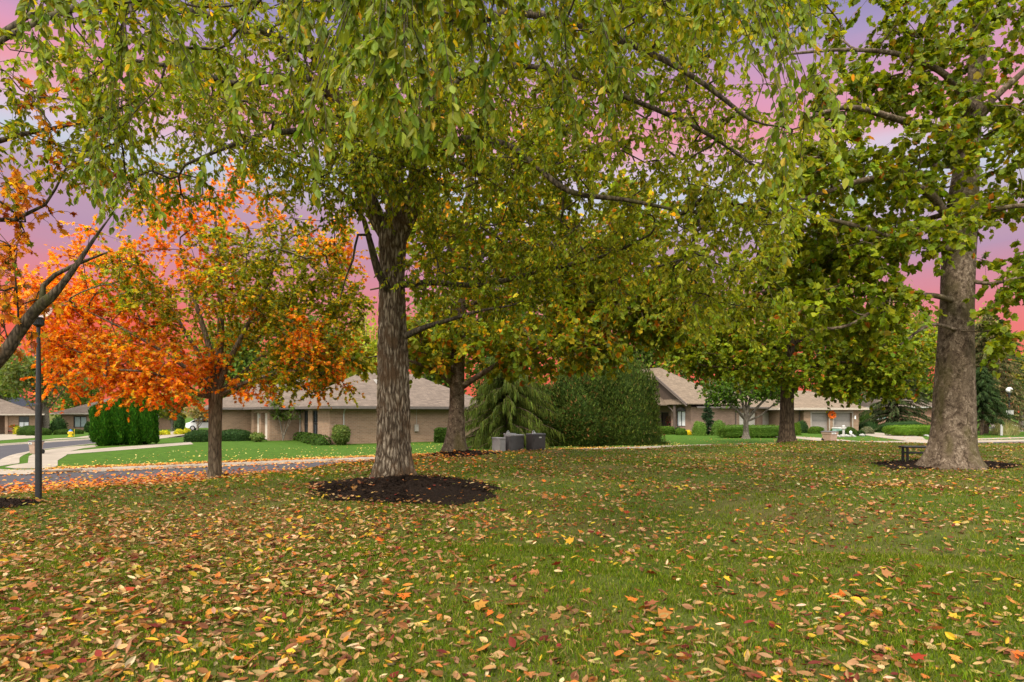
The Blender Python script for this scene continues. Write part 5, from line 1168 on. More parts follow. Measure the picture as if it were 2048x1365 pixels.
for i, (lb, a, b, t, bs, d, cl) in enumerate((
  ('feathery light green bush left of the little tiered conifer',1385,1412,843,868,57,[(.08,.15,.02),(.11,.19,.03)]), ('feathery green bush right of the little tiered conifer',1424,1452,842,868,57,[(.07,.13,.02),(.10,.17,.03)]),
  ('low spreading green plant at the porch step',1352,1372,858,868,58,HB), ('dark shrub between oak trunk and downspout',1592,1614,843,866,64,DK), ('upright rounded bright bush touching the oak trunk',1584,1600,846,870,58,[(.07,.13,.012),(.10,.17,.016)]),
  ('round dark bush by the white rocks, under the garage doors',1672,1690,863,873,55.5,DK), ('round green bush beside the green utility pedestal',1690,1712,856,872,57,HG), ('small round bush at the end of the white rocks',1715,1728,862,872,56,DK),
  ('grey green ball bush at the garage corner',1724,1745,855,867,61,[(.11,.12,.06),(.15,.15,.08)]), ('tall leaning evergreen bush at the garage corner',1720,1752,818,862,70,HG), ('wide dark clipped bush under the red brick house',1718,1756,843,862,68,DK),
  ('low dark juniper spreading behind the bright trimmed hedge',1760,1850,842,864,64,DK), ('trimmed dark bush at the porch post',1350,1364,856,868,59.5,DK), ('low green bush near the green pedestal',1661,1680,858,868,60,HB))):
    shrub('garden_bush', lb, 'shrub', a, b, t, bs, d, 370+i, cl, [1]*len(cl), 2200, (.06,.12), 'dome' if i not in (9,) else 'column', group=GC, lump=.12, depth=None if b-a < 60 else 2.5)
shrub('yellow_flowers', 'clump of yellow flowers on the lawn edge by the porch', 'flowers', 1367, 1383, 861, 868, 58.5, 390, [(.65,.45,.01),(.75,.55,.02),(.12,.2,.02)], [4,3,1], 420, (.06,.11), 'dome')
shrub('ornamental_grass', 'pale tuft of ornamental grass at the foot of the globe lamp post', 'plant', 1990, 2030, 855, 869, 58, 391, [(.28,.26,.10),(.35,.32,.14),(.18,.22,.06)], [2,2,1], 900, (.35,.8), 'dome', upright=2.2, tpl=STRIP, wid=.06)
shrub('clipped_bush', 'dark topiary bush deep in the garden between bare trunks', 'shrub', 350, 368, 832, 858, 72, 392, DK, HW, 900, (.1,.2), 'ball')
shrub('clipped_bush', 'dark bushy evergreen beneath the twin pale trunks', 'shrub', 104, 130, 835, 862, 84, 393, DK, HW, 900, (.12,.25), 'dome')
def bare_shrub():
    r = np.random.default_rng(91); b = np.array([*P(566, 882), FL]); root = empty('bare_shrub', tuple(b), 0, 'tall vase shaped shrub with bare stems in the dark recess of the ranch house', 'shrub')
    mb = MB(); tp, td = [], []
    for i in range(9):
        a = r.uniform(-1, 1); L = r.uniform(2.0, 2.9); t = np.linspace(0, 1, 8)[:, None]
        e = b+np.array([a*1.3, r.normal(0, .35), L]); m_ = b+np.array([a*.3, 0, L*.5]); p = (1-t)**2*b+2*t*(1-t)*m_+t*t*e; tube(mb, p, np.linspace(.035, .012, 8), 5)
        tp.append(e); td.append(unit(e-m_)); tp.append(p[5]); td.append(unit(p[6]-p[5]))
    st = strands(np.array(tp), np.array(td), 8, 4, (.4, 1.0), (-.1, .5), .6, r); thin(mb, st, .008, .003); mb.build('stem', M['grey_bark'], root)
    q = MB(); leaf_shoots(q, st[st[:, -1, 2] > b[2]+1.5], 34, r, (.07, .12), [(.09,.16,.02),(.14,.20,.025),(.06,.11,.015)], [4,3,2], OVATE, .3, .6); q.build('crown', M['leaf'], root)
bare_shrub()

# ------------------------------------------------------------------ street furniture and small things
def lamp(name, label, x, y, Hh, rb, rt, globe, clear, sign=False):
    z = gz(x, y); root = empty(name, (x, y, z), 0, label, 'lamp', 'globe lamp posts')
    mb = MB(); lathe(mb, x, y, [(0, z-.2), (rb*1.02, z-.2), (rb*1.02, z+Hh*.55), (rb*.92, z+Hh*.56), (rt, z+Hh*.93), (rt, z+Hh)], 16); mb.build('pole', M['black_metal'], root, smooth=False)
    s = globe
    mb = MB(); prof = [(rt, z+Hh-.02*s), (rt*1.5, z+Hh+.06*s), (.36*s, z+Hh+.16*s), (.40*s, z+Hh+.20*s)]; lathe(mb, x, y, prof, 24)
    zz = z+Hh+.20*s
    n = 48; th = np.arange(n)/n*2*math.pi; rr = np.where(np.arange(n) % 2 == 0, .42*s, .385*s); v = np.concatenate([np.stack([x+rr*np.cos(th), y+rr*np.sin(th), np.full(n, q)], 1) for q in (zz, zz+.46*s)])
    i = np.arange(n); mb.add(v, np.stack([i, (i+1)%n, (i+1)%n+n, i+n], -1)); lathe(mb, x, y, [(.40*s, zz+.46*s), (.46*s, zz+.50*s), (.46*s, zz+.62*s), (.30*s, zz+.66*s), (0, zz+.66*s)], 24)
    mb.build('collar', M['black_metal'], root)
    mb = MB(); a = np.linspace(-math.pi/2+.28, math.pi/2, 20); lathe(mb, x, y, [(s*math.cos(q), zz+.60*s+s*.96+s*math.sin(q)) for q in a], 32)
    mb.build('globe', M['clear_globe' if clear else 'white_globe'], root, smooth=True)
    return root, z
b = hit(77, 1000)
lamp('lamp_post', 'black lamp post with a clear globe at the lawn edge beside the leaf strewn road', b[0], b[1], W(0, 655, b[1])[2]-b[2], .048, .03, 23.5/FP*b[1], True)
x, y, _ = W(2018.5, 0, 60); z = gz(x, y)
r2, z = lamp('lamp_post', 'distant black lamp post topped with a round white globe', x, y, W(0, 791, 60)[2]-z, .10, .075, 6.5/FP*60*.9, False)
mb = MB(); mb.box(x-.42, x+.30, y-.16, y-.125, W(0,829.5,60)[2], W(0,820.5,60)[2]); s_ = mb.build('sign_plate', M['white_label'], r2)
mb = MB(); [mb.box(x-.28, x+.16, y-.168, y-.1615, W(0,829.5,60)[2]+q, W(0,829.5,60)[2]+q+.05) for q in (.1,.2,.3)]; mb.build('lettering', M['ink'], s_)
x, y, _ = W(314.5, 0, 62); z = gz(x, y); root = empty('lamp_post', (x, y, z), 0, 'thin dark lamp post standing by the yellow green shrubs', 'lamp', 'globe lamp posts')
mb = MB(); lathe(mb, x, y, [(.07, z-.1), (.07, z+1.2), (.045, z+1.3), (.045, W(0,836,62)[2])], 10); mb.build('pole', M['black_metal'], root)
mb = MB(); lathe(mb, x, y, [(0, W(0,836,62)[2]), (.14, W(0,835.5,62)[2]), (.17, W(0,833,62)[2]), (.10, W(0,830.5,62)[2]), (0, W(0,830,62)[2])], 12); mb.build('globe', M['white_globe'], root)
mb = MB(); mb.box(x-.09, x+.09, y-.09, y-.05, z+.75, z+1.05); mb.build('sign_plate', M['white_label'], root)

# utility cabinets
GU = 'utility cabinets behind the lawn crest'
def cabinet(label, px0, pxc, px1, py_top, d, mat, lid, hook, plate=None, side=None):
    """px0..pxc left face, pxc..px1 right face; pxc is the near vertical edge"""
    p = W(pxc, py_top, d); z0 = float(h(p[0], p[1]))-.15; rz = R(33)
    u = np.array([math.cos(rz), math.sin(rz)]); v = np.array([-math.sin(rz), math.cos(rz)])
    def along_(dirv, px):
        k = (px-HX)/FP; return (k*p[1]-p[0])/(dirv[0]-k*dirv[1])
    wu = along_(u, px1); wv = along_(v, px0); wu = min(wu, 1.6); wv = min(wv, 1.6); Hh = p[2]-z0
    root = empty('utility_cabinet', (p[0], p[1], z0), rz, label, 'utility box', GU)
    mb = MB(); mb.box(0, wu, 0, wv, 0, Hh-.07); mb.build('body', M[mat], root, local=True, bevel=.012)
    mb = MB(); mb.box(-.012, wu+.012, -.016, wv+.012, Hh-.067, Hh); mb.build('lid', M[lid], root, local=True, bevel=.012)
    mb = MB(); mb.box(.04, wu-.04, -.012, -.002, .25, Hh-.10); mb.box(.09, .13, -.03, -.0125, .6*Hh, .6*Hh+.12); mb.build('door', M[mat], root, local=True, bevel=.004)
    if hook:
        mb = MB(); t = np.linspace(0, math.pi, 9); tube(mb, np.stack([wu*.3+.05*np.cos(t), np.full(9, wv*.4), Hh+.05+.05*np.sin(t)], 1), .014, 6); mb.box(wu*.3-.07, wu*.3+.07, wv*.4-.03, wv*.4+.03, Hh+.001, Hh+.05); mb.build('lifting_eye', M['steel'], root, local=True)
    if plate: mb = MB(); mb.box(wu*plate, wu*plate+.12, -.018, -.0128, Hh-.17, Hh-.12); mb.build('label_plate', M['white_label'], root, local=True)
    return root
cabinet('light grey utility cabinet, shortest and closest to the brown trunk', 984, 999, 1010.5, 876, 22.7, 'cabinet_light', 'cabinet_light', False)
cabinet('tall grey utility cabinet with a lifting eye, in the middle of its group', 1011, 1019, 1048, 870, 22.9, 'cabinet_grey', 'cabinet_light', False)
cabinet('slim grey utility cabinet partly hidden behind the middle cabinet', 1007.5, 1012, 1032, 867.5, 24.2, 'cabinet_light', 'cabinet_light', True)
cabinet('dark brown utility cabinet with a small white label, standing apart', 1052, 1064, 1091, 868, 22.8, 'cabinet_brown', 'cabinet_grey', True, .5)

# bench
def bench():
    d = 17.4; a = W(1809, 893, d); z0 = float(h(a[0], a[1])); top = CZ+(HY-893)/FP*d; x0 = a[0]; x1 = x0+1.5
    root = empty('bench', (x0, d, z0), 0, 'black metal bench half hidden behind the massive mottled trunk', 'bench')
    mb = MB(); [mb.box(x0, x1, d+.10*i, d+.10*i+.09, top-.05, top) for i in range(3)]; mb.build('seat', M['black_metal'], root, bevel=.01)
    for q in (x0+.09, x1-.15):
        for yy in (d+.02, d+.23): mb = MB(); mb.box(q, q+.055, yy, yy+.05, z0-.1, top-.047); mb.build('leg', M['black_metal'], root, bevel=.006)
    mb = MB(); mb.box(x0+.147, x1-.152, d+.025, d+.065, top-.22, top-.175); mb.box(x0+.147, x1-.152, d+.235, d+.275, top-.22, top-.175); mb.build('rail', M['black_metal'], root, bevel=.006)
bench()

# wheeled bins
def text_mesh(s, size):
    cu = bpy.data.curves.new('lettering', 'FONT'); cu.body = s; cu.size = size; cu.extrude = .003; cu.align_x = 'CENTER'; cu.align_y = 'CENTER'
    o = bpy.data.objects.new('tmp_text', cu); COL.objects.link(o); me = bpy.data.meshes.new_from_object(o); bpy.data.objects.remove(o); return me
def bin_(label, px0, px1, py_top, py_base, d, rz, writing):
    xc = ((px0+px1)/2-HX)/FP*d; z = gz(xc, d); top = CZ+(HY-py_top)/FP*d; Hh = top-z; w_ = (px1-px0)/FP*d/2*.86
    root = empty('wheeled_bin', (xc, d, z), rz, label, 'bin', 'wheeled bins at the kerb')
    mb = MB()
    def ring(s, zz): return [(-w_*s, -w_*s*1.05, zz), (w_*s, -w_*s*1.05, zz), (w_*s, w_*s*1.05, zz), (-w_*s, w_*s*1.05, zz)]
    L = [(.76, .04), (.90, Hh*.68), (.92, Hh*.70), (.98, Hh*.70), (1.0, Hh*.90)]
    v = sum([ring(s, zz) for s, zz in L], []); f = []
    for i in range(len(L)-1):
        for j in range(4): f.append((i*4+j, i*4+(j+1)%4, i*4+4+(j+1)%4, i*4+4+j))
    f.append((3,2,1,0)); f.append((16,17,18,19)); mb.add(v, f); mb.build('body', M['bin_tan'], root, local=True, bevel=.02)
    mb = MB(); a = ring(1.08, Hh*.905)+ring(1.08, Hh*.94)+ring(.80, Hh); mb.add(a, [(0,1,5,4),(1,2,6,5),(2,3,7,6),(3,0,4,7),(4,5,9,8),(5,6,10,9),(6,7,11,10),(7,4,8,11),(8,9,10,11),(3,2,1,0)]); mb.build('lid', M['bin_lid'], root, local=True, bevel=.02)
    for sx in (-1, 1):
        mb = MB(); t = np.linspace(0, 2*math.pi, 17); q = .13; tubep = [(sx*w_*.72+.03*k_, w_*.85) for k_ in (-1, 1)]
        for k_ in (0, 1): mb.add([(tubep[k_][0], tubep[k_][1]+q*math.cos(a_), q+q*math.sin(a_)) for a_ in t[:-1]], [tuple(range(16))])
        mb.add([(tubep[k_][0], tubep[k_][1]+q*math.cos(a_), q+q*math.sin(a_)) for k_ in (0, 1) for a_ in t[:-1]], [(i, (i+1) % 16, 16+(i+1) % 16, 16+i) for i in range(16)]); mb.build('wheel', M['tyre'], root, local=True)
    mb = MB(); tube(mb, [(-w_*.7, w_*1.12, Hh*.86), (-w_*.7, w_*1.35, Hh*.88), (w_*.7, w_*1.35, Hh*.88), (w_*.7, w_*1.12, Hh*.86)], .022, 6); mb.build('handle', M['bin_lid'], root, local=True)
    mb = MB(); yl = -w_*1.05*.995-.004; mb.box(-w_*.82, w_*.35, yl-.006, yl-.001, Hh*.72, Hh*.865); lb = mb.build('label_plate', M['white_label'], root, local=True)
    if writing:
        me = text_mesh(writing, Hh*.11); me.materials.append(M['ink']); o = bpy.data.objects.new('lettering', me); COL.objects.link(o); o.parent = lb
        o.location = (-w_*.22, yl-.010, Hh*.79); o.rotation_euler = (R(90), 0, 0)
    return root
bin_('tan wheeled bin with a dark lid at the driveway mouth by the garages', 1647, 1672, 862.5, 883, 45.6, R(24), "Ray's")
bin_('tan wheeled bin behind the black lamp post at the street corner', 61.5, 82, 881, 909, 31.5, R(-18), "Ray's")

# hydrant
x, y = P(141, 879, FL-.25); z = gz(x, y); root = empty('fire_hydrant', (x, y, z), 0, 'yellow fire hydrant with a blue cap on the far lawn', 'hydrant')
s = (879-864)/FP*y
mb = MB(); lathe(mb, x, y, [(.16*s, z-.05), (.30*s, z+.02*s), (.30*s, z+.10*s), (.20*s, z+.12*s), (.20*s, z+.62*s), (.27*s, z+.63*s), (.27*s, z+.70*s), (.22*s, z+.72*s)], 16); mb.build('body', M['hydrant_yellow'], root)
mb = MB(); lathe(mb, x, y, [(.22*s, z+.722*s), (.22*s, z+.80*s), (.15*s, z+.90*s), (.05*s, z+.94*s), (.05*s, z+1.0*s), (0, z+1.0*s)], 16); mb.build('cap', M['hydrant_blue'], root)
for dx, dy in ((1,0),(-1,0),(0,-1)):
    mb = MB(); tube(mb, [(x+dx*.15*s, y+dy*.15*s, z+.5*s), (x+dx*.34*s, y+dy*.34*s, z+.5*s)], .10*s, 10, cap=True); mb.build('nozzle', M['hydrant_yellow'], root)
mb = MB(); tube(mb, [(x+.5*s, y, z), (x+.5*s, y, z+1.05*s)], .022*s, 6); tag(mb.build('marker_stake', M['hydrant_yellow']), 'thin orange yellow stake right beside the fire hydrant', 'stake')

# green pedestal, white post, rocks, path light
x, y, _ = W(1681, 0, 58); z = gz(x, y); root = empty('utility_pedestal', (x, y, z), R(20), 'squat pale green utility pedestal on the lawn before the garages', 'utility box')
mb = MB(); mb.box(-.62, .62, -.4, .4, -.05, .62); mb.build('body', M['box_green'], root, local=True, bevel=.04); mb = MB(); mb.box(-.66, .66, -.44, .44, .622, .72); mb.build('lid', M['white_label'], root, local=True, bevel=.04)
x, y, _ = W(1687, 0, 55); z = gz(x, y); root = empty('white_post', (x, y, z), 0, 'thick white garden post standing among white rocks by the driveway', 'post')
mb = MB(); lathe(mb, x, y, [(.15, z-.05), (.15, z+.05), (.105, z+.07), (.10, z+.62), (.17, z+.66), (.17, z+.80), (.11, z+.83)], 14); mb.build('shaft', M['white_paint'], root)
mb = MB(); lathe(mb, x, y, [(.112, z+.832), (.15, z+.9), (.10, z+1.0), (0, z+1.03)], 14); mb.build('finial', M['white_paint'], root)
mb = MB(); mb.box(x-.32, x-.17, y-.05, y+.05, z+.66, z+.74); mb.build('bracket', M['white_paint'], root)
x, y, _ = W(1701.5, 0, 54); z = gz(x, y); root = empty('path_light', (x, y, z), 0, 'short white path light near the white rocks', 'light')
mb = MB(); lathe(mb, x, y, [(.04, z-.05), (.04, z+.25)], 8); mb.build('stake', M['white_paint'], root); mb = MB(); lathe(mb, x, y, [(.05, z+.252), (.10, z+.28), (.12, z+.46), (0, z+.54)], 12); mb.build('lens', M['white_globe'], root)
r = np.random.default_rng(8)
for i in range(22):
    px = 1668+i*2.9+r.normal(0, 1.2); x, y = P(px, 874.5-(i > 14)*1.5-i*.06+r.normal(0, .5)); s = r.uniform(.10, .26); mb = MB()
    nu, nv = 9, 6; U, V = np.meshgrid(np.arange(nu)/nu*2*math.pi, np.linspace(-math.pi/2, math.pi/2, nv)); S = np.stack([np.cos(V)*np.cos(U), np.cos(V)*np.sin(U), np.sin(V)*.6], -1).reshape(-1, 3)*(1+r.normal(0, .12, (nu*nv, 1)))
    S[:, 0] *= r.uniform(1, 1.7); ii = np.arange(nv-1)[:, None]*nu; j = np.arange(nu)[None, :]
    mb.add(np.array([x, y, FL+s*.3])+S*s, np.stack([ii+j, ii+(j+1)%nu, ii+nu+(j+1)%nu, ii+nu+j], -1).reshape(-1, 4))
    tag(mb.build('white_rock', M['white_rock'], smooth=True), 'white landscaping rock edging the bed between bin and curved drive', 'rock', 'white rocks edging the bed')
x, y, _ = W(2003, 0, 57); z = gz(x, y); mb = MB(); mb.box(x-.10, x+.10, y-.04, y+.04, z-.05, z+.95); mb.add([(x-.10,y-.04,z+.952),(x+.10,y-.04,z+.952),(x+.10,y+.04,z+.952),(x-.10,y+.04,z+.952),(x,y-.04,z+1.06),(x,y+.04,z+1.06)], [(0,1,4),(1,2,5,4),(2,3,5),(3,0,4,5),(3,2,1,0)])
tag(mb.build('marker_post', M['white_paint']), 'short flat white marker post left of the ornamental grass tuft', 'post')
mb = MB(); a = P(1834, 871.5); bq = P(1856, 873.5); tube(mb, [(*a, FL+.07), (*bq, FL+.07)], .10, 4, cap=True); tag(mb.build('parking_stop', M['white_paint']), 'white concrete bar lying before the bright trimmed hedge', 'kerb bar')
# porch things
def potted(label, px, py, d, hh, flower):
    r = np.random.default_rng(int(px)); x, y, z = W(px, py, d); root = empty('flower_pot', (x, y, z), 0, label, 'flower pot')
    mb = MB(); lathe(mb, x, y, [(0, z), (.15, z), (.24, z+.36), (.26, z+.40), (.21, z+.40), (0, z+.36)], 14); mb.build('pot', M['terracotta'], root)
    mb = MB(); n = 320; dd = rand_dir(n, r); p = np.array([x, y, z+.40+hh*.5])+dd*r.random((n, 1))**.4*np.array([.45, .45, hh*.6]); leaves(mb, p, dd+[0,0,.3], rand_dir(n, r), r.uniform(.08,.16,n), palette(n, [(.05,.10,.02),(.08,.14,.02),flower], [4,3,3], r), OVATE, 1.4); mb.build('plant', M['leaf'], root)
potted('potted plant with red flowers in the shade of the gabled porch', 1340, 858, 65.6, .9, (.45,.05,.08))
x, y, _ = W(22, 0, 79.6); z = gz(x, y); root = empty('porch_chair', (x, y, z), R(20), 'red chair on the porch of the far brick house', 'chair')
mb = MB(); mb.box(-.42, .42, -.38, .38, .40, .47); mb.build('seat', M['red_paint'], root, local=True); mb = MB(); mb.box(-.42, .42, .33, .40, .471, 1.15); mb.build('backrest', M['red_paint'], root, local=True)
for sx in (-.38, .31):
    for sy in (-.36, .30): mb = MB(); mb.box(sx, sx+.07, sy, sy+.07, 0, .398); mb.build('leg', M['red_paint'], root, local=True)
potted('red planter with low flowers beside the far porch chair', 27.5, 862.0, 78.6, .3, (.45,.08,.04))
# parked car far behind
x, y, _ = W(409, 0, 80); z = gz(x, y); root = empty('parked_car', (x, y, z), R(200), 'white car parked far back beside the left wing of the ranch house', 'car')
mb = MB(); prof = [(-2.15,.35),(-2.2,.75),(-2.0,.95),(-1.0,1.02),(-.45,1.5),(1.0,1.52),(1.75,1.05),(2.1,.98),(2.15,.5),(2.05,.3)]; n = len(prof)
mb.add([(a, -.85, b_) for a, b_ in prof]+[(a, .85, b_) for a, b_ in prof], [tuple(range(n))[::-1], tuple(range(n, 2*n))]+[(i, (i+1) % n, n+(i+1) % n, n+i) for i in range(n)]); mb.build('body', M['car_white'], root, local=True, bevel=.08)
for sy in (-1, 1):
    mb = MB(); q = [(-.85,1.06),(-.38,1.43),(.95,1.45),(1.55,1.08)]; mb.add([(a, sy*.866, b_) for a, b_ in q], [(0,1,2,3)]); mb.build('window', M['car_glass'], root, local=True)
    for wx in (-1.35, 1.3):
        mb = MB(); t = np.arange(20)/20*2*math.pi; mb.add([(wx+.33*math.cos(a), sy*yy, .33+.33*math.sin(a)) for yy in (.70, .90) for a in t], [(i, (i+1)%20, 20+(i+1)%20, 20+i) for i in range(20)]+[tuple(range(20)), tuple(range(20, 40))]); wh = mb.build('wheel', M['tyre'], root, local=True)
        mb = MB(); mb.add([(wx+.2*math.cos(a), sy*.905, .33+.2*math.sin(a)) for a in t], [tuple(range(20))]); mb.build('rim', M['steel'], wh, local=True)
    mb = MB(); mb.box(2.12, 2.19, sy*.62-.14, sy*.62+.14, .72, .92); mb.build('tail_light', M['tail_red'], root, local=True)

# ------------------------------------------------------------------ mulch, fallen leaves, grass
MULCH = []
def mulch(px, py, rx, ry, hh, seed, lab):
    b = hit(px, py) if not lab else lab; r = np.random.default_rng(seed); nr, na = 26, 96; V = []
    ph = r.uniform(0, 6.28, 4)
    for i in range(nr+1):
        q = i/nr
        for j in range(na):
            a = j/na*2*math.pi; w_ = 1+.13*math.sin(2*a+ph[0])+.10*math.sin(5*a+ph[1])+.06*math.sin(11*a+ph[2])+.04*math.sin(23*a+ph[3]); x = b[0]+rx*q*w_*math.cos(a); y = b[1]+ry*q*w_*math.sin(a)
            V.append((x, y, float(h(x, y))+hh*(1-q)**1.2*(1+.10*r.normal())+.025*r.random()*(q < .97)-.05*(q > .985)+.01))
    i = np.arange(nr)[:, None]*na; j = np.arange(na)[None, :]; mb = MB(); mb.add(V, np.stack([i+j, i+(j+1)%na, i+na+(j+1)%na, i+na+j], -1).reshape(-1, 4)[:, ::-1])
    # wood chips
    n = int(2600*rx*ry); a = r.uniform(0, 6.283, n); q = np.sqrt(r.random(n))*.98; x = b[0]+rx*q*np.cos(a); y = b[1]+ry*q*np.sin(a)
    p = np.stack([x, y, h(x, y)+hh*(1-q)**1.2+.015], 1)
    leaves(mb, p, rand_dir(n, r)*[1,1,.35], rand_dir(n, r)*.7+[0,0,1.], r.uniform(.03,.09,n), palette(n, [(.02,.02,.02)], [1], r), DIAM, .5)
    mb.hascol = False
    tag(mb.build('mulch', M['mulch']), kind='stuff'); MULCH.append((b[0], b[1], rx, ry, hh))
mulch(810, 980, 1.82, 1.9, .22, 1, ''); mulch(911, 908, 1.35, 1.15, .17, 2, (-2.0, 21.6)); mulch(1890, 932, 1.9, 1.3, .16, 3, ''); mulch(435, 951, .75, .6, .05, 4, '')
mulch(-35, 1008, .95, .45, .03, 5, '')
def surf(x, y):
    """height leaves and grass rest on"""
    z = h(x, y); far = y > yfar(x)+.55; road = (y > ynear(x)) & (y < yfar(x)+.1)
    sr = np.interp(y, SRY, SRX); slx = np.interp(y, SLY, SLX); st = (x > slx) & (x < sr) & (y > 14)
    z = np.where(far & ~st, FL+tilt(x, y)+.012, z); z = np.where(road | (st & (y > ynear(x))), RZ+.04+tilt(x, y), z)
    z = np.where((y >= yfar(x)+.1) & ~far & ~st, FL+.02, z)
    for (mx, my, rx, ry, hh) in MULCH:
        q = np.sqrt(((x-mx)/rx)**2+((y-my)/ry)**2); z = np.where(q < 1, np.maximum(z, h(x, y)+hh*np.maximum(1-q, 0)**1.2+.02), z)
    return z
def in_mulch(x, y, k=.9):
    m_ = np.zeros(len(x), bool)
    for (mx, my, rx, ry, hh) in MULCH: m_ |= ((x-mx)/rx)**2+((y-my)/ry)**2 < k*k
    return m_
def frustum_points(n, d0, d1, p, r, side=1.05):
    side *= 1.22; n = int(n*1.2)
    """depths with density per square metre falling as d**-p"""
    q = r.random(n)
    e = 2-p; d = ((d0**e)+(d1**e-d0**e)*q)**(1/e); x = r.uniform(-1, 1, n)*.86*side*d + r.normal(0, .3, n); return x, d
def clump(x, y, s, r): 
    ph = r.uniform(0, 6.28, 6); return (np.sin(x*1.3*s+ph[0]+1.5*np.sin(y*.9*s))+np.sin(y*1.7*s+ph[1]+1.2*np.sin(x*.8*s+ph[3]))+np.sin((x+y)*2.9*s+ph[2])*.6)/2.6
def litter():
    r = np.random.default_rng(500); mb = MB()
    TAN = [(0.329,0.192,0.084),(0.269,0.144,0.057),(0.399,0.259,0.114),(0.200,0.087,0.031),(0.119,0.046,0.020),(0.319,0.115,0.022),(0.419,0.278,0.022),(0.130,0.021,0.015),(0.299,0.249,0.070),(0.469,0.335,0.185)]; TW = [5.5,6,3,6,4.2,4.6,2.4,1.7,1.6,1.3]
    def emit(x, y, sz, cols, wts, tpl, flat=.35, dz=.012, wid=1.0):
        n = len(x); z = surf(x, y)+dz+r.uniform(-.008, .026, n)
        a = r.uniform(0, 6.283, n); ax = np.stack([np.cos(a), np.sin(a), r.normal(0, .26, n)], 1); nr = np.stack([r.normal(0, flat, n), r.normal(0, flat, n), np.ones(n)], 1); nr *= np.where(r.random(n) < .35, -1, 1)[:, None]
        leaves(mb, np.stack([x, y, z], 1), ax, nr, sz, palette(n, cols, wts, r, .16), tpl, wid)
    # ovate tan leaves over the near lawn, thicker to the left
    n = 140000; x, y = frustum_points(n, 2.2, 31, 1.0, r); n = len(x)
    dens = .20+.50*sstep((-x-.3+.18*y)/3.0)*sstep((12-y)/4) + .20*clump(x, y, 1, r) + .12*clump(x, y, 3.1, r)
    dens += .35*np.exp(-((x+4.5)**2/9+(y-6)**2/8))
    keep = (r.random(n) < dens) & (y < ynear(x)+.5) & ~(in_mulch(x, y, .84) & (r.random(n) < .9)); x, y = x[keep], y[keep]; k = len(x)
    near = y < 11
    emit(x[near], y[near], (.040+.058*r.random(near.sum())**1.3), TAN, TW, CURL, .6, wid=r.uniform(.7,1.2,near.sum()))
    f = ~near; emit(x[f], y[f], r.uniform(.06,.115,f.sum()), TAN, TW, OVATE, .5, .03)
    # lobed leaves, orange and red, scattered
    n = 3000; x, y = frustum_points(n, 2.4, 30, .9, r); n = len(x); keep = (r.random(n) < .45+.25*clump(x, y, .7, r)) & (y < ynear(x)); x, y = x[keep], y[keep]
    emit(x, y, r.uniform(.06,.125,len(x)), [(.42,.10,.015),(.36,.15,.03),(.26,.035,.015),(.26,.11,.04),(.45,.27,.025)], [4,3,2,4,1.2], LOBED, .45, .02)
    # orange carpet beneath the maple, on verge and asphalt
    n = 17000; m0 = W(430, 950, D2_); q = r.normal(0, 1, (n, 2)); x = m0[0]-1.6+q[:, 0]*4.0-q[:, 1]*1.1; y = m0[1]+.9+q[:, 1]*2.0+q[:, 0]*2.35
    keep = (y < yfar(x)+1.2) & (x > -20); x, y = x[keep], y[keep]
    emit(x, y, r.uniform(.075,.13,len(x)), [(.55,.19,.02),(.55,.13,.02),(.50,.28,.03),(.36,.09,.03),(.45,.27,.12)], [5,4,2.5,2,1.8], LOBED, .4, .012)
    # drift along the far kerb and lawn edge
    n = 5200; x = r.uniform(-18, 6, n); off = np.abs(r.normal(0, .42, n)); y = yfar(x)+.66+off; keep = r.random(n) < np.clip(1.05-.035*(x+12), .2, 1); x, y = x[keep], y[keep]
    emit(x, y, r.uniform(.07,.12,len(x)), [(.55,.19,.02),(.52,.28,.05),(.50,.34,.12),(.36,.12,.04)], [4,3,3,2], LOBED, .4)
    n = 1800; x = r.uniform(-18, 8, n); off = -np.abs(r.normal(0, .5, n)); y = yfar(x)+.25+off; emit(x, y, r.uniform(.07,.12,n), [(.55,.19,.02),(.50,.28,.1),(.36,.12,.04)], [4,3,2], LOBED, .3, .02)
    # pale yellow leaves on the far lawn
    n = 2600; x = r.uniform(-19, 12, n); off = .6+r.random(n)**2.2*12; y = yfar(x)+off; keep = r.random(n) < .6+.5*clump(x, y, .5, r); x, y = x[keep], y[keep]
    emit(x, y, r.uniform(.07,.12,len(x)), [(.62,.48,.16),(.60,.42,.08),(.55,.36,.18)], [3,3,1], OVATE, .5, .02)
    n = 500; x = r.uniform(14, 44, n); y = yfar(x)+.7+r.random(n)**2*9; emit(x, y, r.uniform(.08,.13,n), [(.55,.3,.1),(.45,.2,.05)], [1,1], OVATE, .5, .02)
    # a few leaves lying on the mulch
    for (mx, my, rx, ry, hh) in MULCH:
        n = int(16*rx*ry); a = r.uniform(0, 6.283, n); q = np.sqrt(r.random(n)); x = mx+rx*q*np.cos(a); y = my+ry*q*np.sin(a); emit(x, y, r.uniform(.06,.11,n), TAN, TW, CURL, .4, .012)
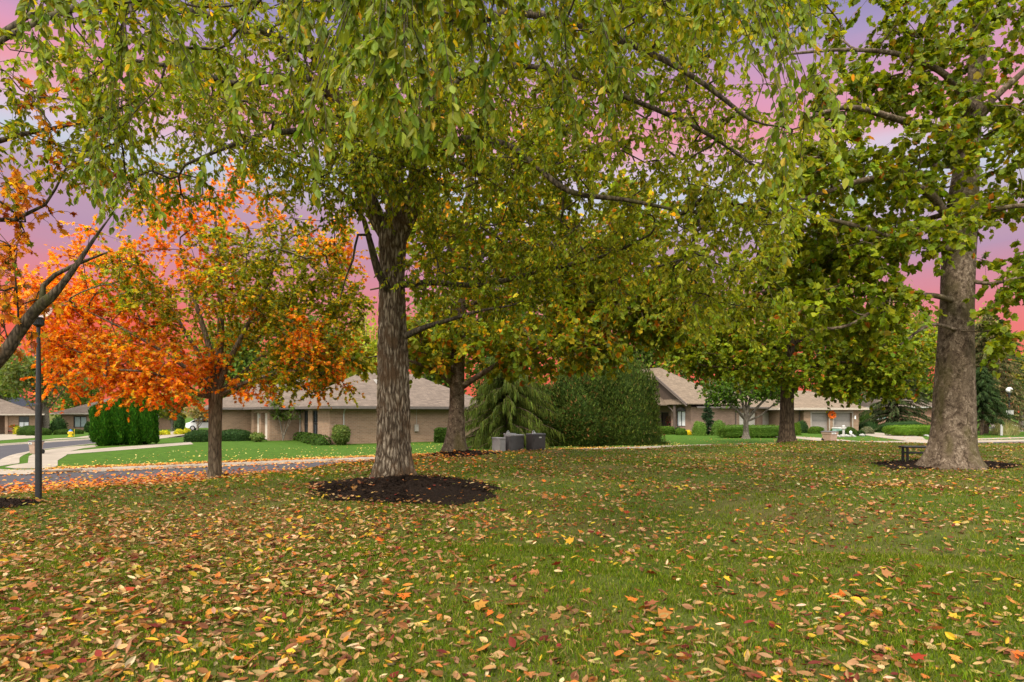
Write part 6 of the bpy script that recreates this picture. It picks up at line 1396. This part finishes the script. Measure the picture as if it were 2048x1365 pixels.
    tag(mb.build('fallen_leaves', M['dry_leaf']), kind='stuff')
litter()
def grass():
    r = np.random.default_rng(600); mb = MB()
    GC_ = [(.085,.135,.006),(.125,.18,.008),(.055,.092,.005),(.20,.205,.025),(.30,.245,.08)]; GW = [5,5,4,1.8,1.0]
    for n, d0, d1, p, hh, w0, seg in ((170000, 2.3, 6.5, .3, (.018,.058), .0030, 2), (260000, 6.3, 33, 1.45, (.025,.06), .0055, 1)):
        x, y = frustum_points(n, d0, d1, p, r, 1.06); n = len(x); t = clump(x, y, 1.2, r); t2 = clump(x, y, 4.5, r)
        keep = (r.random(n) < .72+.3*t+.35*t2) & (y < ynear(x)-.2) & ~in_mulch(x, y); x, y, t2 = x[keep], y[keep], t2[keep]; k = len(x)
        z = h(x, y)-.004; a = r.uniform(0, 6.283, k); L = r.uniform(*hh, k)*(1+.35*t2); ww = w0*(1 if seg == 2 else np.maximum(1, y/8.5))*r.uniform(.7, 1.3, k)
        side = np.stack([np.cos(a), np.sin(a), 0*a], 1)*np.reshape(ww, (-1, 1)); a2 = r.uniform(0, 6.283, k); ln = r.uniform(.15, 1.0, k)*L; lean = np.stack([np.cos(a2)*ln, np.sin(a2)*ln, 0*a2], 1)
        b = np.stack([x, y, z], 1); up = np.array([0,0,1.])*L[:, None]; c = palette(k, GC_, GW, r, .2)
        if seg == 2:
            v = np.stack([b-side, b+side, b+lean*.32+up*.62+side*.75, b+lean*.32+up*.62-side*.75, b+lean+up*.9], 1).reshape(-1, 3); o = np.arange(k)[:, None]*5
            mb.L.append(np.concatenate([(o+np.array([[0,1,2,3]])), (o+np.array([[3,2,4]]))], 1).ravel()+mb.n); mb.S.append(np.tile([4, 3], k)); mb.V.append(v); mb.C.append(np.repeat(c, 5, 0)); mb.n += k*5; mb.hascol = True
        else:
            v = np.stack([b-side, b+side, b+lean*.8+up], 1).reshape(-1, 3); mb.add(v, np.arange(k*3).reshape(-1, 3), np.repeat(c, 3, 0))
    tag(mb.build('grass', M['grass_blade']), kind='stuff')
grass()
